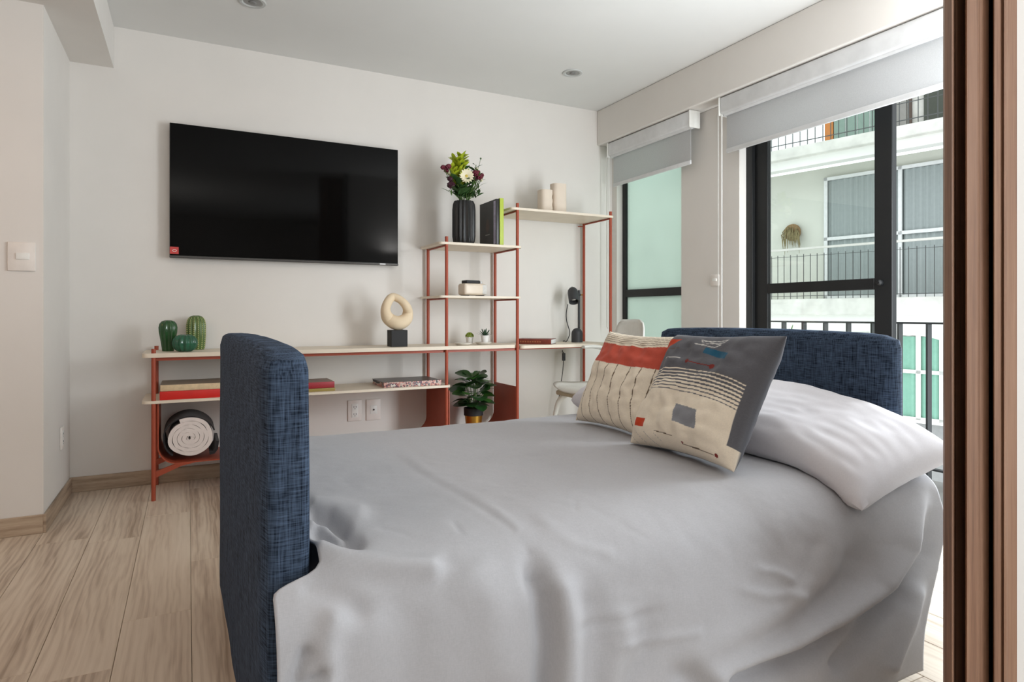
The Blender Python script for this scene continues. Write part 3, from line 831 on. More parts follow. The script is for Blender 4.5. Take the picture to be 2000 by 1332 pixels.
def leaf_mesh(L, W, m, curl=.25, name='leaf', seg=6):
    bm = BM(); rows = []
    for i in range(seg + 1):
        f = i / seg; w = W * math.sin(PI * min(1, f * .92 + .06)) ** .8; z = curl * L * f * f
        rows.append([bm.verts.new((s * w, L * f, -z + (abs(s) * .18 * w))) for s in (-1, 0, 1)])
    for a, b in zip(rows, rows[1:]):
        for j in range(2): bm.faces.new((a[j], a[j + 1], b[j + 1], b[j]))
    return mesh_of(bm, name, m, True, 80)
def orient(d, roll=0):
    return (Vector(d).to_track_quat('Y', 'Z') @ Matrix.Rotation(roll, 4, 'Y').to_quaternion()).to_euler()
def stem(p, r=.0022, bow=.01):
    b0 = Vector((p.x * .12 + rg.uniform(-.015, .015), p.y * .2, .006))
    nk = Vector((max(-.034, min(.034, b0.x + p.x * .18)), max(-.03, min(.03, p.y * .4)), .075))
    obj('stem', tube(BM(), [b0, b0.lerp(nk, .5), nk] + spline([nk, (nk + p) / 2 + Vector((p.x * .06, 0, .012)), p], 5)[1:], r, 6), m_stem, bq)
lf_s = leaf_mesh(.055, .011, m_dleaf); lf_m = leaf_mesh(.08, .018, m_dleaf); lf_l = leaf_mesh(.062, .014, m_lime, .1); lf_y = leaf_mesh(.065, .006, m_stem)
def sprig(p, n, me, spread=.9, along=.7):
    stem(p)
    b0 = Vector((p.x * .12, p.y * .2, -.02))
    for i in range(n):
        f = 1 - along + along * (i + .5) / n
        q = b0.lerp(p, f) + Vector((p.x * .08 * math.sin(PI * f), 0, .015 * math.sin(PI * f)))
        if q.z < .085: q.z = .085 + .02 * rg.random(); q.x *= .8
        a = i * 2.4 + rg.random()
        d = Vector((math.cos(a) * spread, math.sin(a) * spread, .75)).normalized()
        obj('leaf', me, parent=bq, loc=q, rot=orient(d, rg.uniform(-.6, .6)))
# lime plume
p = bpos(902, 306, .02)
sprig(p, 64, lf_l, .85, .55)
for q_ in ((888, 312, .03), (884, 330, .0), (896, 318, -.02)): sprig(bpos(*q_), 26, lf_l, .8, .5)
for px, py, dy, n, me in ((893, 345, -.03, 12, lf_m), (900, 330, .03, 12, lf_m), (884, 352, .02, 10, lf_s), (930, 322, .0, 12, lf_s), (922, 335, .03, 9, lf_s), (938, 336, -.02, 10, lf_y), (944, 345, .01, 10, lf_y),
                          (921, 368, -.04, 12, lf_y), (894, 370, -.05, 12, lf_m), (908, 360, .05, 12, lf_m), (876, 372, -.01, 8, lf_y), (935, 378, -.03, 8, lf_s), (886, 304, .03, 4, lf_m), (912, 352, -.02, 10, lf_m)):
    sprig(bpos(px, py, dy), n, me)
obj('bud', lathe(BM(), [(.001, -.006), (.006, -.002), (.006, .004), (.001, .008)], 10), m_dleaf, bq, loc=bpos(939, 310, .01)); stem(bpos(939, 310, .01), .0014)
# daisy
p = bpos(911, 344, -.05); stem(p, .0026)
dn = Vector((-.25, -1, .25)).normalized()
dz = obj('daisy_centre', lathe(BM(), [(.001, -.004), (.012, -.003), (.011, .003), (.001, .006)], 14), m_ypol, bq, loc=p, rot=dn.to_track_quat('Z', 'Y').to_euler())
pt = leaf_mesh(.043, .009, m_wpet, .12, 'petal', 4)
for ring in range(2):
    for i in range(15):
        a = 2 * PI * (i + ring * .5) / 15
        obj('petal', pt, parent=dz, loc=(math.cos(a) * .009, math.sin(a) * .009, -.001 + ring * .003), rot=(R(8 + 16 * ring), 0, a - PI / 2))
# burgundy blooms: crumpled petal balls
def bloom(px, py, dy, r, m):
    p = bpos(px, py, dy); stem(p)
    bm = BM(); bmesh.ops.create_icosphere(bm, subdivisions=3, radius=r * 1.4)
    off = Vector((px, py, 3.1))
    for v in bm.verts:
        v.co *= 1 + .42 * noise.noise(v.co * (2.6 / r) + off) ; v.co.z *= .85
    obj('bloom', bm, m, bq, loc=p)
for a in ((866, 327, 0, .013, m_burg), (876, 325, -.02, .014, m_burg), (872, 333, .01, .012, m_burg), (879, 349, -.02, .014, m_dwine), (881, 361, -.03, .019, m_dwine),
          (929, 338, -.03, .017, m_burg), (936, 346, -.02, .015, m_burg), (926, 349, .0, .016, m_dwine), (941, 342, .01, .011, m_burg), (934, 336, .03, .010, m_burg)): bloom(*a)
for a in ((876, 338, .02, .010, m_wpet), (931, 330, .03, .009, m_wpet), (940, 352, -.01, .008, m_wpet)): bloom(*a)

# ------------------------------------------------------------------ compact speaker
sx_ = at_y(922, 560, 4.02).x; k = (sx_ * SN + 4.02 * CS) / F_PX
spk = thing('tabletop_speaker', 'cream rounded tabletop speaker with black top on the tower', 'speaker', (sx_, 4.02, Z_TRD), R(8))
obj('body', box(BM(), -25 * k, 25 * k, -.05, .05, .007, 25 * k, .018, 4), M('cream_shell', (222, 208, 190), .4), spk)
obj('grille', box(BM(), 15 * k, 25.4 * k, -.0515, -.04, .014, 23 * k, .006, 2), M('pale_grille', (206, 204, 200), .6, var=.2, scale=300), spk)
obj('top_panel', box(BM(), -18 * k, 12 * k, -.036, .036, 25 * k, 31 * k, .004, 2), m_blackm, spk)
obj('dial', lathe(BM(), [(.001, 0), (.011, 0), (.010, 5 * k), (.001, 5 * k)], 16), m_chrome, spk, loc=(16 * k, -.02, 25 * k))
for dx in (-19, 15): obj('foot', box(BM(), dx * k, (dx + 6) * k, -.04, .04, 0, .007), m_blackm, spk, False)

# ------------------------------------------------------------------ little potted plants and saucers
def saucer(label, px, py, r):
    c = at_z(px, py, Z_CON)
    t = tag(obj('saucer', lathe(BM(), [(.001, 0), (r * .7, 0), (r * .97, .012), (r, .016), (r * .94, .016), (r * .66, .006), (.001, .006)], 32), M('white_ceramic', (228, 224, 216), .3)), label, 'saucer', 'saucers on the shelf')
    t.location = (c.x, c.y, Z_CON); return c
c1 = saucer('small white saucer in front of the mossy pot', 905, 674, .060)
c2 = saucer('small white saucer under the aloe pot', 944, 672.5, .058)
m_pot = M('white_pot', (232, 230, 226), .35)
def minipot(label, x, y, z, r, h):
    t = thing('succulent_pot', label, 'plant', (x, y, z))
    obj('pot', lathe(BM(), [(.001, 0), (r * .74, 0), (r, h), (r * .9, h), (r * .85, h * .85), (.001, h * .85)], 24), m_pot, t)
    return t
c = at_z(921, 672, Z_CON)
t = minipot('tiny white pot with a mossy yellow green succulent', c.x, c.y + .035, Z_CON, .028, .052)
rg = random.Random(2); bm = BM()
for i in range(60):
    a = rg.random() * 2 * PI; e = math.acos(rg.random()); r = .026
    bmesh.ops.create_icosphere(bm, subdivisions=1, radius=.0065, matrix=Matrix.Translation((r * math.sin(e) * math.cos(a), r * math.sin(e) * math.sin(a), .05 + .027 * math.cos(e))))
f = obj('foliage', bm, M('moss_green', (128, 146, 54), .8, var=.3, scale=60), t); f['kind'] = 'stuff'
t = minipot('tiny white pot with a spiky dark aloe', c2.x + .012, c2.y, Z_CON + .0065, .029, .056)
al = leaf_mesh(.062, .0058, M('aloe_green', (48, 78, 56), .5, var=.2), .12, 'leaf', 5)
for i in range(18):
    a = i * 2.39996; el = .35 + .65 * (i / 18)
    obj('leaf', al, parent=t, loc=(math.cos(a) * .006, math.sin(a) * .006, .046), rot=orient((math.cos(a) * (1.1 - el), math.sin(a) * (1.1 - el), el)))

# ------------------------------------------------------------------ split beige vases on the top board
m_sand = M('sand_ceramic', (222, 208, 192), .7, var=.02)
def split_vase(label, px0, px1, py_top, y, jag_side):
    a = at_y(px0, 400, y).x; b = at_y(px1, 400, y).x; z = at_y(px0, py_top, y).z
    h = z - Z_TOP; w = b - a
    t = thing('split_vase', label, 'vase', ((a + b) / 2, y, Z_TOP), group='interlocking sand vases')
    bm = BM(); n = 20; prev = None
    jag = [0, .35, -.15, .25, -.3, .2, .0]
    for i in range(13):
        f = i / 12; j = jag[int(f * 6)] * .008 if i < 12 else 0
        ring = []
        for k_ in range(n):
            an = 2 * PI * k_ / n; cx_ = math.cos(an); x_ = w / 2 * (1 if cx_ > 0 else -1) * abs(cx_) ** .6; y_ = .05 * (1 if math.sin(an) > 0 else -1) * abs(math.sin(an)) ** .7
            if cx_ * jag_side > .5: x_ += j
            ring.append(bm.verts.new((x_, y_, h * f)))
        if prev:
            for k_ in range(n): bm.faces.new((prev[k_], prev[(k_ + 1) % n], ring[(k_ + 1) % n], ring[k_]))
        else: bm.faces.new(list(reversed(ring)))
        prev = ring
    bm.faces.new(prev)
    obj('body', bm, m_sand, t)
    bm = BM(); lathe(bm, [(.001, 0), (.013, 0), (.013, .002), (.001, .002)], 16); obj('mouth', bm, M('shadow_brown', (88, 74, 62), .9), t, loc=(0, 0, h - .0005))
split_vase('shorter sand coloured vase on the top shelf board', 1053, 1075.6, 371, 4.05, 1)
split_vase('taller sand coloured vase fitting against the shorter one on the top board', 1077.2, 1103, 359, 4.05, -1)

# ------------------------------------------------------------------ desk lamp
ZD = Z_CON - .006
c = at_z(1127, 668.5, ZD); k = (c.x * SN + c.y * CS) / F_PX
lamp = thing('desk_lamp', 'charcoal desk lamp with domed base and tilted spot head', 'lamp', (c.x, c.y, ZD))
m_lamp = M('charcoal_paint', (52, 53, 56), .5)
rb = 11 * k
obj('base', lathe(BM(), [(.001, 0), (rb, 0), (rb, rb * 1.5)] + [(rb * math.cos(R(a)), rb * 1.5 + rb * 1.05 * math.sin(R(a))) for a in range(10, 90, 10)] + [(.001, rb * 2.55)], 28), m_lamp, lamp)
pxo = 6.5 * k; hp = 102 * k
obj('pole', tube(BM(), [(pxo, .012, rb * 1.6), (pxo, .012, hp)], .0095, 12), m_lamp, lamp)
hd = Matrix.Translation((-10.5 * k, -.01, 92 * k)) @ Matrix.Rotation(R(-12), 4, 'Y').inverted() @ Matrix.Rotation(R(30), 4, 'X').inverted()
bm = BM(); rh = 10.2 * k
lathe(bm, [(rh * .8, -15 * k), (rh, -16 * k), (rh, 6 * k), (rh * .9, 11 * k), (rh * .6, 15 * k), (rh * .25, 16.5 * k), (.001, 17 * k)], 28, cap=False)
lathe(bm, [(rh * .8, -15 * k), (rh * .8, 2 * k), (.001, 4 * k)], 28, cap=False)
h_ = obj('lamp_head', bm, m_lamp, lamp); h_.matrix_basis = hd
obj('bulb', lathe(BM(), [(.001, -12 * k), (rh * .55, -9 * k), (rh * .6, -2 * k), (rh * .3, 2 * k)], 18, cap=False), M('frosted_bulb', (236, 236, 230), .3), h_)
obj('finial', lathe(BM(), [(.004, 16 * k), (.004, 20 * k), (.001, 20.5 * k)], 8), m_chrome, h_)
obj('joint', tube(BM(), [(-4 * k, -.005, 93 * k), (10 * k, .012, 93 * k)], .008, 10), m_lamp, lamp)
obj('brass_knob', tube(BM(), [(10 * k, .012, 93 * k), (14 * k, .012, 93 * k)], .006, 10), M('brass', (190, 140, 70), .3, .9), lamp)
def lp(px, py, y):
    q = at_y(px, py, y); return Vector((q.x - c.x, q.y - c.y, q.z - ZD))
ys = c.y
pts = [lp(1109, 594, ys - .02), lp(1106, 612, ys), lp(1107, 628, ys), lp(1112, 645, ys), lp(1112, 655, ys + .02), lp(1106, 667, ys + .05), Vector((-.02, YR + .032 - c.y, .003)), Vector((-.03, YR + .030 - c.y, -.08)), lp(1101, 690, 4.2), lp(1100, 715, 4.2), lp(1097, 740, 4.2), lp(1092, 775, 4.2), lp(1089, 810, 4.2), Vector((-.1, 4.18 - c.y, -.78))]
obj('cord', tube(BM(), spline(pts, 6), .0032, 6), m_black, lamp)
q = lp(1101, 697, 4.2)
obj('cord_switch', box(BM(), q.x - .012, q.x + .012, q.y - .009, q.y + .009, q.z - .03, q.z + .03, .004, 2), m_lamp, lamp)

# ------------------------------------------------------------------ leafy plant in a gold pot
py_ = 4.08; px_ = at_y(925, 800, py_).x
gp = thing('potted_plant', 'leafy dark green plant in a gold pot with black rim on the tray', 'plant', (px_, py_, Z_TRAY))
ph = .155; pr = .064
obj('pot', lathe(BM(), [(.001, 0), (pr * .8, 0), (pr * .97, ph * .66), (pr, ph * .67), (.001, ph * .67)], 32), M('brushed_gold', (196, 152, 66), .3, .85), gp)
obj('pot_rim', lathe(BM(), [(pr * .98, ph * .665), (pr * 1.06, ph * .67), (pr * 1.08, ph), (pr * .95, ph), (pr * .9, ph * .85), (.001, ph * .85)], 32), m_blackm, gp)
m_pl = M('dark_glossy_leaf', (38, 74, 34), .35, var=.3, scale=16); m_pl2 = M('mid_glossy_leaf', (66, 112, 44), .35, var=.3, scale=16)
def round_leaf(L, m):
    bm = BM(); rows = []; W = L * .60
    for i in range(7):
        f = i / 6; w = W * max(.03, math.sin(PI * (f * .93 + .05))) ** .62
        rows.append([bm.verts.new((s * w, L * f, -L * .38 * f * f + abs(s) * .14 * w)) for s in (-1, -.5, 0, .5, 1)])
    for a, b in zip(rows, rows[1:]):
        for j in range(4): bm.faces.new((a[j], a[j + 1], b[j + 1], b[j]))
    return mesh_of(bm, 'leaf', m, True, 80)
lvs = [round_leaf(.095, m_pl), round_leaf(.11, m_pl), round_leaf(.085, m_pl2), round_leaf(.075, m_pl)]
rg = random.Random(12)
spots = []
for i in range(46):
    a = i * 2.39996; f = (i + .5) / 46
    rad = .035 + .085 * math.sin(PI * min(1, f * .95 + .1)) ; zz = ph * .95 + .02 + .21 * f
    spots.append((a, rad, zz, f))
for i, (a, rad, zz, f) in enumerate(spots):
    p0 = Vector((math.cos(a) * .015, math.sin(a) * .015, ph * .85)); p1 = Vector((math.cos(a) * rad * .55, math.sin(a) * rad * .55, zz))
    if i % 3 == 0: obj('stem', tube(BM(), spline([p0, (p0 + p1) / 2 + Vector((0, 0, .02)), p1], 4), .0024, 6), m_stem, gp)
    d = Vector((math.cos(a), math.sin(a), .25 + .6 * f + rg.uniform(-.25, .15))).normalized()
    obj('leaf', lvs[[0, 1, 0, 2, 3, 0, 2][i % 7]], parent=gp, loc=p1, rot=orient(d, rg.uniform(-.5, .5)))

# ------------------------------------------------------------------ white shell chair at the desk
ch = thing('desk_chair', 'white plastic shell armchair at the desk behind the cushions', 'chair', (2.49, 3.58, 0), R(180))
m_shell = M('white_shell', (224, 224, 218), .4)
prof = spline([(.235, .474, .0), (.20, .497, .0), (.08, .49, .0), (-.06, .486, .0), (-.17, .50, .0), (-.235, .56, .0), (-.27, .66, .0), (-.30, .80, .0), (-.325, .965, .0)], 5)
def shell_w(f):
    w = .205 + .02 * math.sin(PI * f) - .055 * max(0, (f - .5) / .5)
    if f > .93: w *= math.sqrt(max(0, 1 - ((f - .93) / .07) ** 2)) * .35 + .65
    if f < .06: w *= .82 + .18 * (f / .06)
    return w
bm = BM(); rows = []
NP = len(prof)
for i, p in enumerate(prof):
    f = i / (NP - 1); w = shell_w(f)
    row = []
    for j in range(13):
        s = -1 + 2 * j / 12; cup = .05 * abs(s) ** 3
        row.append(bm.verts.new((p[0] + (cup * .9 if f > .45 else cup * .1), s * w, p[1] + (cup * .5 if f < .5 else 0))))
    rows.append(row)
for a, b in zip(rows, rows[1:]):
    for j in range(12): bm.faces.new((a[j], a[j + 1], b[j + 1], b[j]))
so_ = obj('shell', bm, m_shell, ch)
md = so_.modifiers.new('thick', 'SOLIDIFY'); md.thickness = .012; md.offset = -1
obj('tinted_seat_edge', box(BM(), -.18, .225, -.19, .19, .445, .478, .012, 3), M('warm_bounce_khaki', (186, 176, 150), .5), ch)  # white shell edge coloured khaki; warm bounce light put into the colour
for s in (-1, 1):
    pts = spline([(-.02, s * .215, .768), (-.12, s * .222, .768), (-.20, s * .222, .75), (-.255, s * .215, .69), (-.27, s * .205, .60), (-.25, s * .19, .53)], 6)
    n = len(pts)
    obj('armrest', tube(BM(), pts, [.012 + .012 * math.sin(PI * (i / (n - 1)) * .8 + .35) for i in range(n)], 10, flat=(1.3, .7)), m_shell, ch)
    for (fx, tx) in ((.16, .255), (-.15, -.25)):
        obj('leg', tube(BM(), spline([(fx, s * .15, .45), (fx + (tx - fx) * .55, s * .19, .36), (tx, s * .225, .0)], 6), [.020] * 6 + [.018 - .0012 * q for q in range(7)], 10), m_shell, ch)

# ================================================================== BED
ZTB = .935
m_denim = linen('blue_linen', (15, 21, 33), (84, 101, 125))
bed = thing('bed', 'upholstered bed frame with blue linen headboard and footboard', 'bed', (1.1, 1.78, 0))
BO = Vector((1.1, 1.78, 0))
def padded(x0, x1, y0, y1, z0, z1, rz, bev=.028):
    bm = BM()
    # subdivided, softly puffed block
    nx, ny, nz = 4, 26, 18
    bmesh.ops.create_cube(bm, size=1.0)
    bmesh.ops.subdivide_edges(bm, edges=bm.edges[:], cuts=24, use_grid_fill=True)
    w, d, h = x1 - x0, y1 - y0, z1 - z0
    for v in bm.verts:
        q = Vector(((v.co.x) * w, (v.co.y) * d, (v.co.z) * h))
        # rounded box: pull towards inner box
        r = bev; hx, hy, hz = w / 2 - r, d / 2 - r, h / 2 - r
        inner = Vector((max(-hx, min(hx, q.x)), max(-hy, min(hy, q.y)), max(-hz, min(hz, q.z))))
        dd = q - inner
        if dd.length > 1e-9: q = inner + dd.normalized() * min(r, max(abs(dd.x), abs(dd.y), abs(dd.z)))
        fy, fz = 1 - (2 * q.y / d) ** 2, 1 - (2 * q.z / h) ** 2
        q.x += (1 if q.x > 0 else -1) * .006 * max(0, fy) * max(0, fz)
        if q.z > 0: q.z += .008 * max(0, fy) * (q.z / (h / 2)) - .012 * (2 * abs(q.y) / d) ** 10
        q += Vector((noise.noise(q * 6), noise.noise(q * 6 + Vector((9, 0, 0))), noise.noise(q * 6 + Vector((0, 7, 0))))) * .0025
        v.co = q
    return bm
fb = obj('footboard', padded(.12, .207, 1.2, 2.49, .02, ZTB, 0), m_denim, bed, loc=(.1535 - BO.x, 1.845 - BO.y, (.02 + ZTB) / 2), rot=(0, 0, R(.9)))
hb = obj('headboard', padded(2.04, 2.11, 1.27, 2.46, .02, ZTB, 0), m_denim, bed, loc=(2.087 - BO.x, 1.863 - BO.y, (.02 + ZTB) / 2), rot=(0, 0, R(-1.7)))
m_frame = M('dark_bed_steel', (44, 42, 42), .5)
for y in (1.30, 2.38): obj('side_rail', box(BM(), .21 - BO.x, 2.03 - BO.x, y - .02 - BO.y, y + .02 - BO.y, .16, .24, .004, 1), m_frame, bed)
for i in range(8):
    xx = .35 + i * .21
    obj('slat', box(BM(), xx - .04 - BO.x, xx + .04 - BO.x, 1.32 - BO.y, 2.36 - BO.y, .215, .235), M('slat_wood', (176, 150, 118), .6), bed, False)
for xx in (.45, 1.1, 1.85):
    for y in (1.30, 2.38): obj('leg', tube(BM(), [(xx - BO.x, y - BO.y, 0), (xx - BO.x, y - BO.y, .17)], .02, 12), m_frame, bed)
obj('corner_brace', box(BM(), 1.93 - BO.x, 2.03 - BO.x, 1.16 - BO.y, 1.30 - BO.y, .155, .20, .004, 1), m_frame, bed)

m_sheet = cloth('white_sheet', (214, 212, 220), 600)
mat_ = tag(obj('mattress', box(BM(), .222, 2.022, 1.180, 2.42, .242, .524, .075, 6), m_sheet), 'mattress in a pale lavender fitted sheet showing beside the headboard', 'mattress')

# grey bedspread --------------------------------------------------
cs = [(2.475, .10), (2.475, .30), (2.47, .45), (2.445, .525), (2.39, .556), (2.2, .562), (1.9, .563), (1.6, .562), (1.38, .560), (1.25, .554), (1.165, .532), (1.105, .478), (1.078, .39), (1.062, .27), (1.05, .15), (1.036, .022)]
cs = spline([(a, b, 0) for a, b in cs], 10)
L = [0]
for a, b in zip(cs, cs[1:]): L.append(L[-1] + (b - a).length)
def cross(t):
    s = t * L[-1]
    for i in range(len(L) - 1):
        if s <= L[i + 1] + 1e-9:
            f = (s - L[i]) / max(1e-9, L[i + 1] - L[i]); p = cs[i].lerp(cs[i + 1], f); return p.x, p.y
    return cs[-1].x, cs[-1].y
def sst(a): a = max(0., min(1., a)); return a * a * (3 - 2 * a)
NX, NT = 300, 250
def tmap(j):
    f = j / NT
    return f * .42 / .35 if f < .35 else .42 + (f - .35) * .58 / .65     # more rows on the near side
crs = [cross(tmap(j)) for j in range(NT + 1)]
base_g = []
for j in range(NT + 1):
    Y, Zc = crs[j]
    near = sst((1.195 - Y) / .05); low = sst((.44 - Zc) / .42) if Y < 1.5 else 0
    xa = .214 - .085 * near; xb = 1.985 - .185 * low
    base_g.append([Vector((xa + (xb - xa) * i / NX, Y, Zc)) for i in range(NX + 1)])
# fold lines traced over the photograph: (points, half width px, height m)
FOLDS = [
    ([(1818, 985), (1800, 1080), (1752, 1160), (1660, 1226), (1560, 1282), (1440, 1332)], 22, -.050),
    ([(1800, 960), (1778, 1080), (1725, 1155), (1640, 1210), (1530, 1262), (1400, 1320)], 30, .046),
    ([(1775, 1115), (1735, 1190), (1690, 1245), (1640, 1300)], 16, -.034),
    ([(1795, 1130), (1765, 1220), (1735, 1300)], 16, .028),
    ([(1700, 1040), (1665, 1130), (1590, 1200), (1480, 1262), (1350, 1330)], 34, -.030),
    ([(1640, 1010), (1590, 1130), (1500, 1210), (1380, 1290)], 40, .022),
    ([(1600, 1040), (1570, 1110), (1520, 1170)], 16, -.006),
    ([(1035, 1090), (1062, 1170), (1068, 1260), (1060, 1345)], 20, -.034),
    ([(1085, 1120), (1105, 1210), (1105, 1345)], 30, .026),
    ([(1150, 1150), (1165, 1240), (1160, 1345)], 26, -.010),
    ([(1210, 1180), (1215, 1260), (1190, 1345)], 26, .012),
    ([(1270, 1190), (1262, 1270), (1220, 1345)], 22, -.012),
    ([(766, 889), (830, 930), (910, 973), (990, 1025), (1040, 1080)], 7, -.0022),
    ([(790, 893), (860, 940), (960, 990), (1010, 1028)], 9, .0025),
    ([(1040, 1003), (1110, 1055), (1190, 1080)], 10, .003), ([(1128, 980), (1200, 1015), (1260, 1050)], 6, -.0015),
    ([(600, 1003), (640, 1012), (668, 1030)], 12, -.022), ([(604, 1030), (650, 1040), (690, 1060)], 16, -.026),
    ([(598, 1018), (640, 1026), (665, 1040)], 7, .018), ([(600, 1070), (660, 1092), (760, 1108), (840, 1110)], 20, .022),
    ([(600, 985), (650, 990), (700, 1000)], 18, .012),
    ([(590, 1130), (640, 1150), (700, 1190)], 26, -.012),
    ([(600, 1260), (585, 1300), (570, 1345)], 12, -.018), ([(640, 1310), (610, 1330), (590, 1345)], 10, -.016), ([(660, 1180), (640, 1260), (640, 1345)], 24, .014),
    ([(735, 1031), (770, 1036), (800, 1047)], 5, -.002), ([(884, 1018), (900, 1040)], 5, -.002), ([(1122, 975), (1124, 996)], 4, -.002),
    ([(1475, 1112), (1510, 1116), (1540, 1130)], 7, .006), ([(1440, 1150), (1490, 1160), (1530, 1156), (1560, 1165)], 9, .006),
    ([(1120, 1230), (1200, 1215), (1290, 1195)], 9, -.005), ([(1200, 1262), (1280, 1250), (1360, 1236)], 8, .005),
    ([(900, 1100), (960, 1180), (980, 1300)], 50, .012), ([(760, 1150), (800, 1230), (800, 1345)], 46, -.010),
]
def fold_h(x, y):
    h = 0
    for pts, w, a in FOLDS:
        best = 1e9; bf = 0; n = len(pts) - 1
        for i in range(n):
            ax, ay = pts[i]; bx, by = pts[i + 1]; dx, dy = bx - ax, by - ay
            f = ((x - ax) * dx + (y - ay) * dy) / (dx * dx + dy * dy); f = 0 if f < 0 else 1 if f > 1 else f
            d = (x - ax - f * dx) ** 2 + (y - ay - f * dy) ** 2
            if d < best: best = d; bf = (i + f) / n
        if best < 9 * w * w:
            h += a * math.exp(-best / (w * w)) * min(1, 5 * bf + .25)
    return h
bm = BM(); g = []
for j in range(NT + 1):
    row = []
    for i in range(NX + 1):
        p = base_g[j][i]
        ti = base_g[j][min(i + 1, NX)] - base_g[j][max(i - 1, 0)]; tj = base_g[min(j + 1, NT)][i] - base_g[max(j - 1, 0)][i]
        nrm = tj.cross(ti).normalized()
        if nrm.z < 0 and abs(nrm.z) > .5: nrm = -nrm
        h = .004 * noise.noise(p * 4.0) + .0022 * noise.noise(p * 11) + .0008 * noise.noise(p * 34)
        hang = sst((.5 - p.z) / .3)
        h += hang * .010 * noise.noise(Vector((p.x * 5.5 + p.z * 3, 1.7, p.z * 1.4)))
        if p.y < 2.1:
            h += fold_h(*to_px(p))
        else:
            h += hang * .012 * math.sin(p.x * 22)
        q = p + nrm * h
        if q.z < .012: q.z = .012
        if .11 < q.x < .216 and q.y > 1.187: q.x = max(q.x, .214)
        row.append(bm.verts.new(q))
    g.append(row)
for a, b in zip(g, g[1:]):
    for i in range(NX): bm.faces.new((a[i], a[i + 1], b[i + 1], b[i]))
me = mesh_of(bm, 'bedspread', cloth('grey_cotton', (176, 176, 180), 520, bump=.12, var=.05), True, 180)
me_spread = me
spread = tag(obj('bedspread', me), 'plain grey cotton bedspread draped over the bed to the floor', 'bedspread')
md = spread.modifiers.new('thick', 'SOLIDIFY'); md.thickness = .004; md.offset = -1

# pillows and cushions --------------------------------------------
def frame_matrix(bottom, up, side):
    """columns: local x = side, local z = up, local y = away from the viewer"""
    z = Vector(up).normalized(); x = Vector(side).normalized(); y = z.cross(x).normalized(); x = y.cross(z)
    m = Matrix((x, y, z)).transposed().to_4x4(); m.translation = Vector(bottom); return m
def cushion(W, Hh, T, N, pinch=.07, wr=.004, seed=0, pattern=None, power=.5, sag=0.0):
    bm = BM(); off = Vector((seed * 3.7, 1.3, 2.2)); grids = []
    cl = bm.verts.layers.float_color.new('pattern') if pattern else None
    edge = {}
    for side in (-1, 1):
        gr = []
        for j in range(N + 1):
            row = []
            for i in range(N + 1):
                u, v = -1 + 2 * i / N, -1 + 2 * j / N
                border = i in (0, N) or j in (0, N)
                if border and (i, j) in edge: row.append(edge[(i, j)]); continue
                x = u * W / 2 * (1 - pinch * (1 - v * v) * abs(u) ** 3); z = v * Hh / 2 * (1 - pinch * (1 - u * u) * abs(v) ** 3)
                th = T / 2 * (max(0, 1 - u ** 4) * max(0, 1 - v ** 4)) ** power
                n_ = noise.noise(Vector((u * 2.2, v * 2.2, side)) + off) * wr * 2 + noise.noise(Vector((u * 6, v * 6, side)) + off) * wr
                ed = max(abs(u), abs(v))
                y = side * (th + n_ * (1 - ed ** 6))
                if sag: y += sag * (v ** 2)
                vert = bm.verts.new((x, y, z + Hh / 2))
                if cl: c_ = pattern((u + 1) / 2, (v + 1) / 2) if side < 0 else pattern(-1, -1); vert[cl] = (c_[0], c_[1], c_[2], 1)
                if border: edge[(i, j)] = vert
                row.append(vert)
            gr.append(row)
        grids.append(gr)
    for s, gr in enumerate(grids):
        for a, b in zip(gr, gr[1:]):
            for i in range(N):
                f = (a[i], a[i + 1], b[i + 1], b[i]); bm.faces.new(f if s == 0 else tuple(reversed(f)))
    return bm
CREAM, DARK, CORAL, GREYP, TEAL, ORNG, BROWN, WHT, REDD = [lin(c) for c in ((246, 234, 214), (90, 91, 98), (206, 92, 74), (142, 144, 150), (34, 92, 120), (208, 72, 38), (104, 84, 62), (206, 204, 200), (130, 50, 44))]
def lerp_c(a, b, f): return tuple(x + (y - x) * f for x, y in zip(a, b))
def seg_d(u, v, a, b):
    dx, dy = b[0] - a[0], b[1] - a[1]; f = max(0, min(1, ((u - a[0]) * dx + (v - a[1]) * dy) / (dx * dx + dy * dy)))
    return math.hypot(u - a[0] - f * dx, v - a[1] - f * dy)
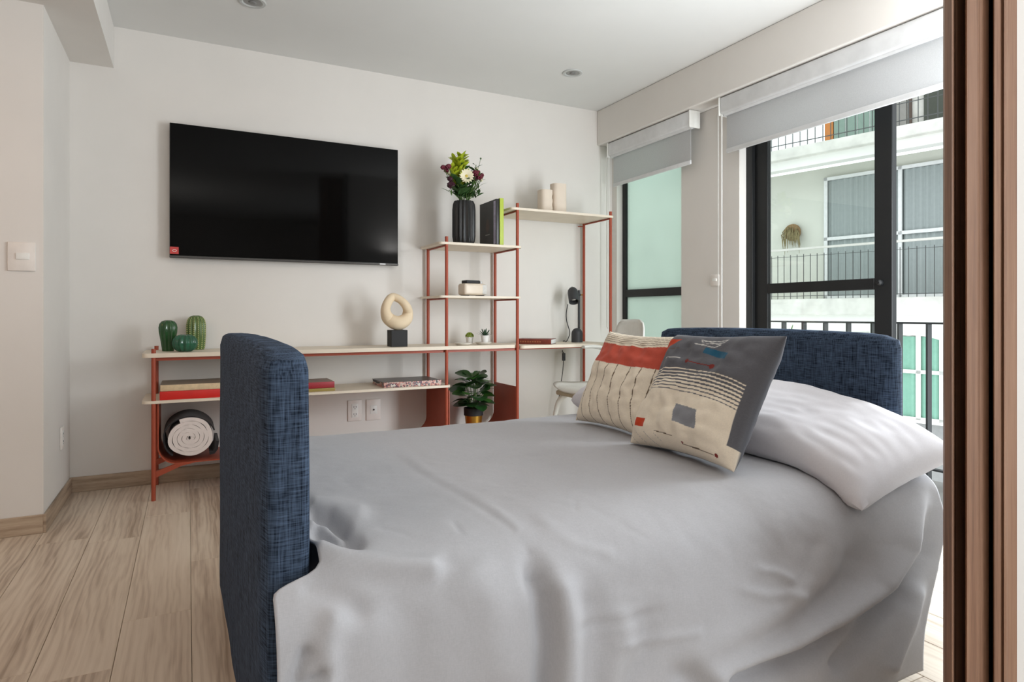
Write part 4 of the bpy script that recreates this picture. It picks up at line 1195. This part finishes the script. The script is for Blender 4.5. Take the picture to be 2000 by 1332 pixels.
def pat_denim(u, v):
    if u < 0: return DARK
    w = v + .05 * (u - .5) - .035 * (1 - (2 * u - 1) ** 2)          # stripes bow across the cushion
    den = lerp_c(DARK, (0.16, 0.16, 0.175, 1), .5 + .5 * noise.noise(Vector((u * 30, v * 140, 0))) * noise.noise(Vector((u * 150, v * 20, 3))) * 2)
    if u > .955 and v > .14: return den
    c = CREAM
    if w > .585: c = den
    elif w > .40:
        k = (w - .40) / .0265; fr = k - int(k)
        c = den if fr < .25 + .075 * int(k) else CREAM
    if .11 < u < .22 and .115 < v < .185: return ORNG if noise.noise(Vector((u * 90, v * 90, 0))) > -2 else c
    if .50 < u + .25 * (v - .26) < .72 and .19 < v + .12 * (u - .6) < .325: return GREYP
    if .52 < u < .755 and .745 < v + .22 * (u - .63) < .80: return TEAL
    if u < .24 and .78 < v < .90 and (v - .78) > (u - .06) * .66: return ORNG
    if seg_d(u, v, (.42, .685), (.66, .655)) < .004: return REDD
    if math.hypot(u - .42, v - .685) < .017 or math.hypot(u - .665, v - .655) < .02: return REDD
    if seg_d(u, v, (.09, .80), (.27, .80)) < .004: return BROWN
    if seg_d(u, v, (.14, .715), (.33, .71)) < .004: return WHT
    z = [(.42, .845), (.66, .875), (.68, .905), (.46, .875), (.44, .90), (.64, .85), (.60, .825), (.40, .855)]
    if any(seg_d(u, v, p, q) < .004 for p, q in zip(z, z[1:])): return WHT
    if v < .08 and abs(math.sin((u * 9 + v * 12) * PI)) < .05 and u < .4: return GREYP
    if seg_d(u, v, (.34, .10), (.52, .09)) < .003 or seg_d(u, v, (.62, .05), (.88, .045)) < .003: return BROWN
    if math.hypot(u - .90, v - .048) < .012 or math.hypot(u - .62, v - .06) < .008: return REDD
    return c
def pat_stripe(u, v):
    if u < 0: return CREAM
    top = .86 - .05 * (1 - (2 * u - 1) ** 2); bot = .635 - .035 * (1 - (2 * u - 1) ** 2)
    if v > top:
        k = (v - top) / .024; return BROWN if k - int(k) < .22 and k > .5 else CREAM
    if v > bot: return CORAL
    bend = u - .09 * max(0, (.35 - v) / .35) ** 2 + .05 * (v - .3)
    k = bend * 7.2 + .35; fr = abs(k - round(k))
    return BROWN if fr < .028 else CREAM
m_pc = vcol('printed_cotton')
from mathutils.bvhtree import BVHTree
cloth_top = BVHTree.FromPolygons([v.co.copy() for v in me_spread.vertices], [tuple(p.vertices) for p in me_spread.polygons])
def place(o, bottom, up, side):
    o.matrix_basis = frame_matrix(bottom, up, side)
    mb = o.matrix_basis; inv = mb.inverted()
    for v in o.data.vertices:                       # flatten the underside against the bedspread
        w = mb @ v.co
        hit = cloth_top.ray_cast(Vector((min(w.x, 1.97), w.y, 1.5)), Vector((0, 0, -1)))[0]
        if hit and w.z < hit.z + .005 and w.y > 1.05:
            w.z = hit.z + .005; v.co = inv @ w
c1 = obj('striped_cushion', cushion(.435, .395, .135, 190, .08, .008, 1, pat_stripe), m_pc)
tag(c1, 'cream cushion with brown pinstripes and a coral band', 'cushion', 'patterned cushions on the bed')
place(c1, (1.405, 1.945, .568), (.165, 0, .345), (.06, -1, 0))
c2 = obj('denim_cushion', cushion(.475, .42, .15, 220, .08, .008, 2, pat_denim), m_pc)
tag(c2, 'half charcoal half cream cushion with stitched patches in front of the pillow', 'cushion', 'patterned cushions on the bed')
place(c2, (1.325, 1.492, .568), (.205, 0, .36), (-.05, -1, 0))
m_pil = cloth('white_percale', (216, 214, 219), 700, bump=.06)
p1 = obj('white_pillow', cushion(.72, .50, .165, 90, .06, .005, 3, None, .46), m_pil)
tag(p1, 'plump white pillow leaning on the headboard behind the charcoal cushion', 'pillow', 'white pillows on the bed')
for v in p1.data.vertices: v.co.y += .058 * max(0, v.co.x / .36) ** 2
place(p1, (1.53, 1.405, .59), (.455, .02, .085), (.05, -1, -.13))
p2 = obj('white_pillow', cushion(.56, .36, .17, 60, .06, .006, 5, None, .42), m_pil)
tag(p2, 'white pillow mostly hidden behind the striped cushion', 'pillow', 'white pillows on the bed')
place(p2, (1.605, 2.135, .628), (.46, .15, .05), (.31, -1, .04))
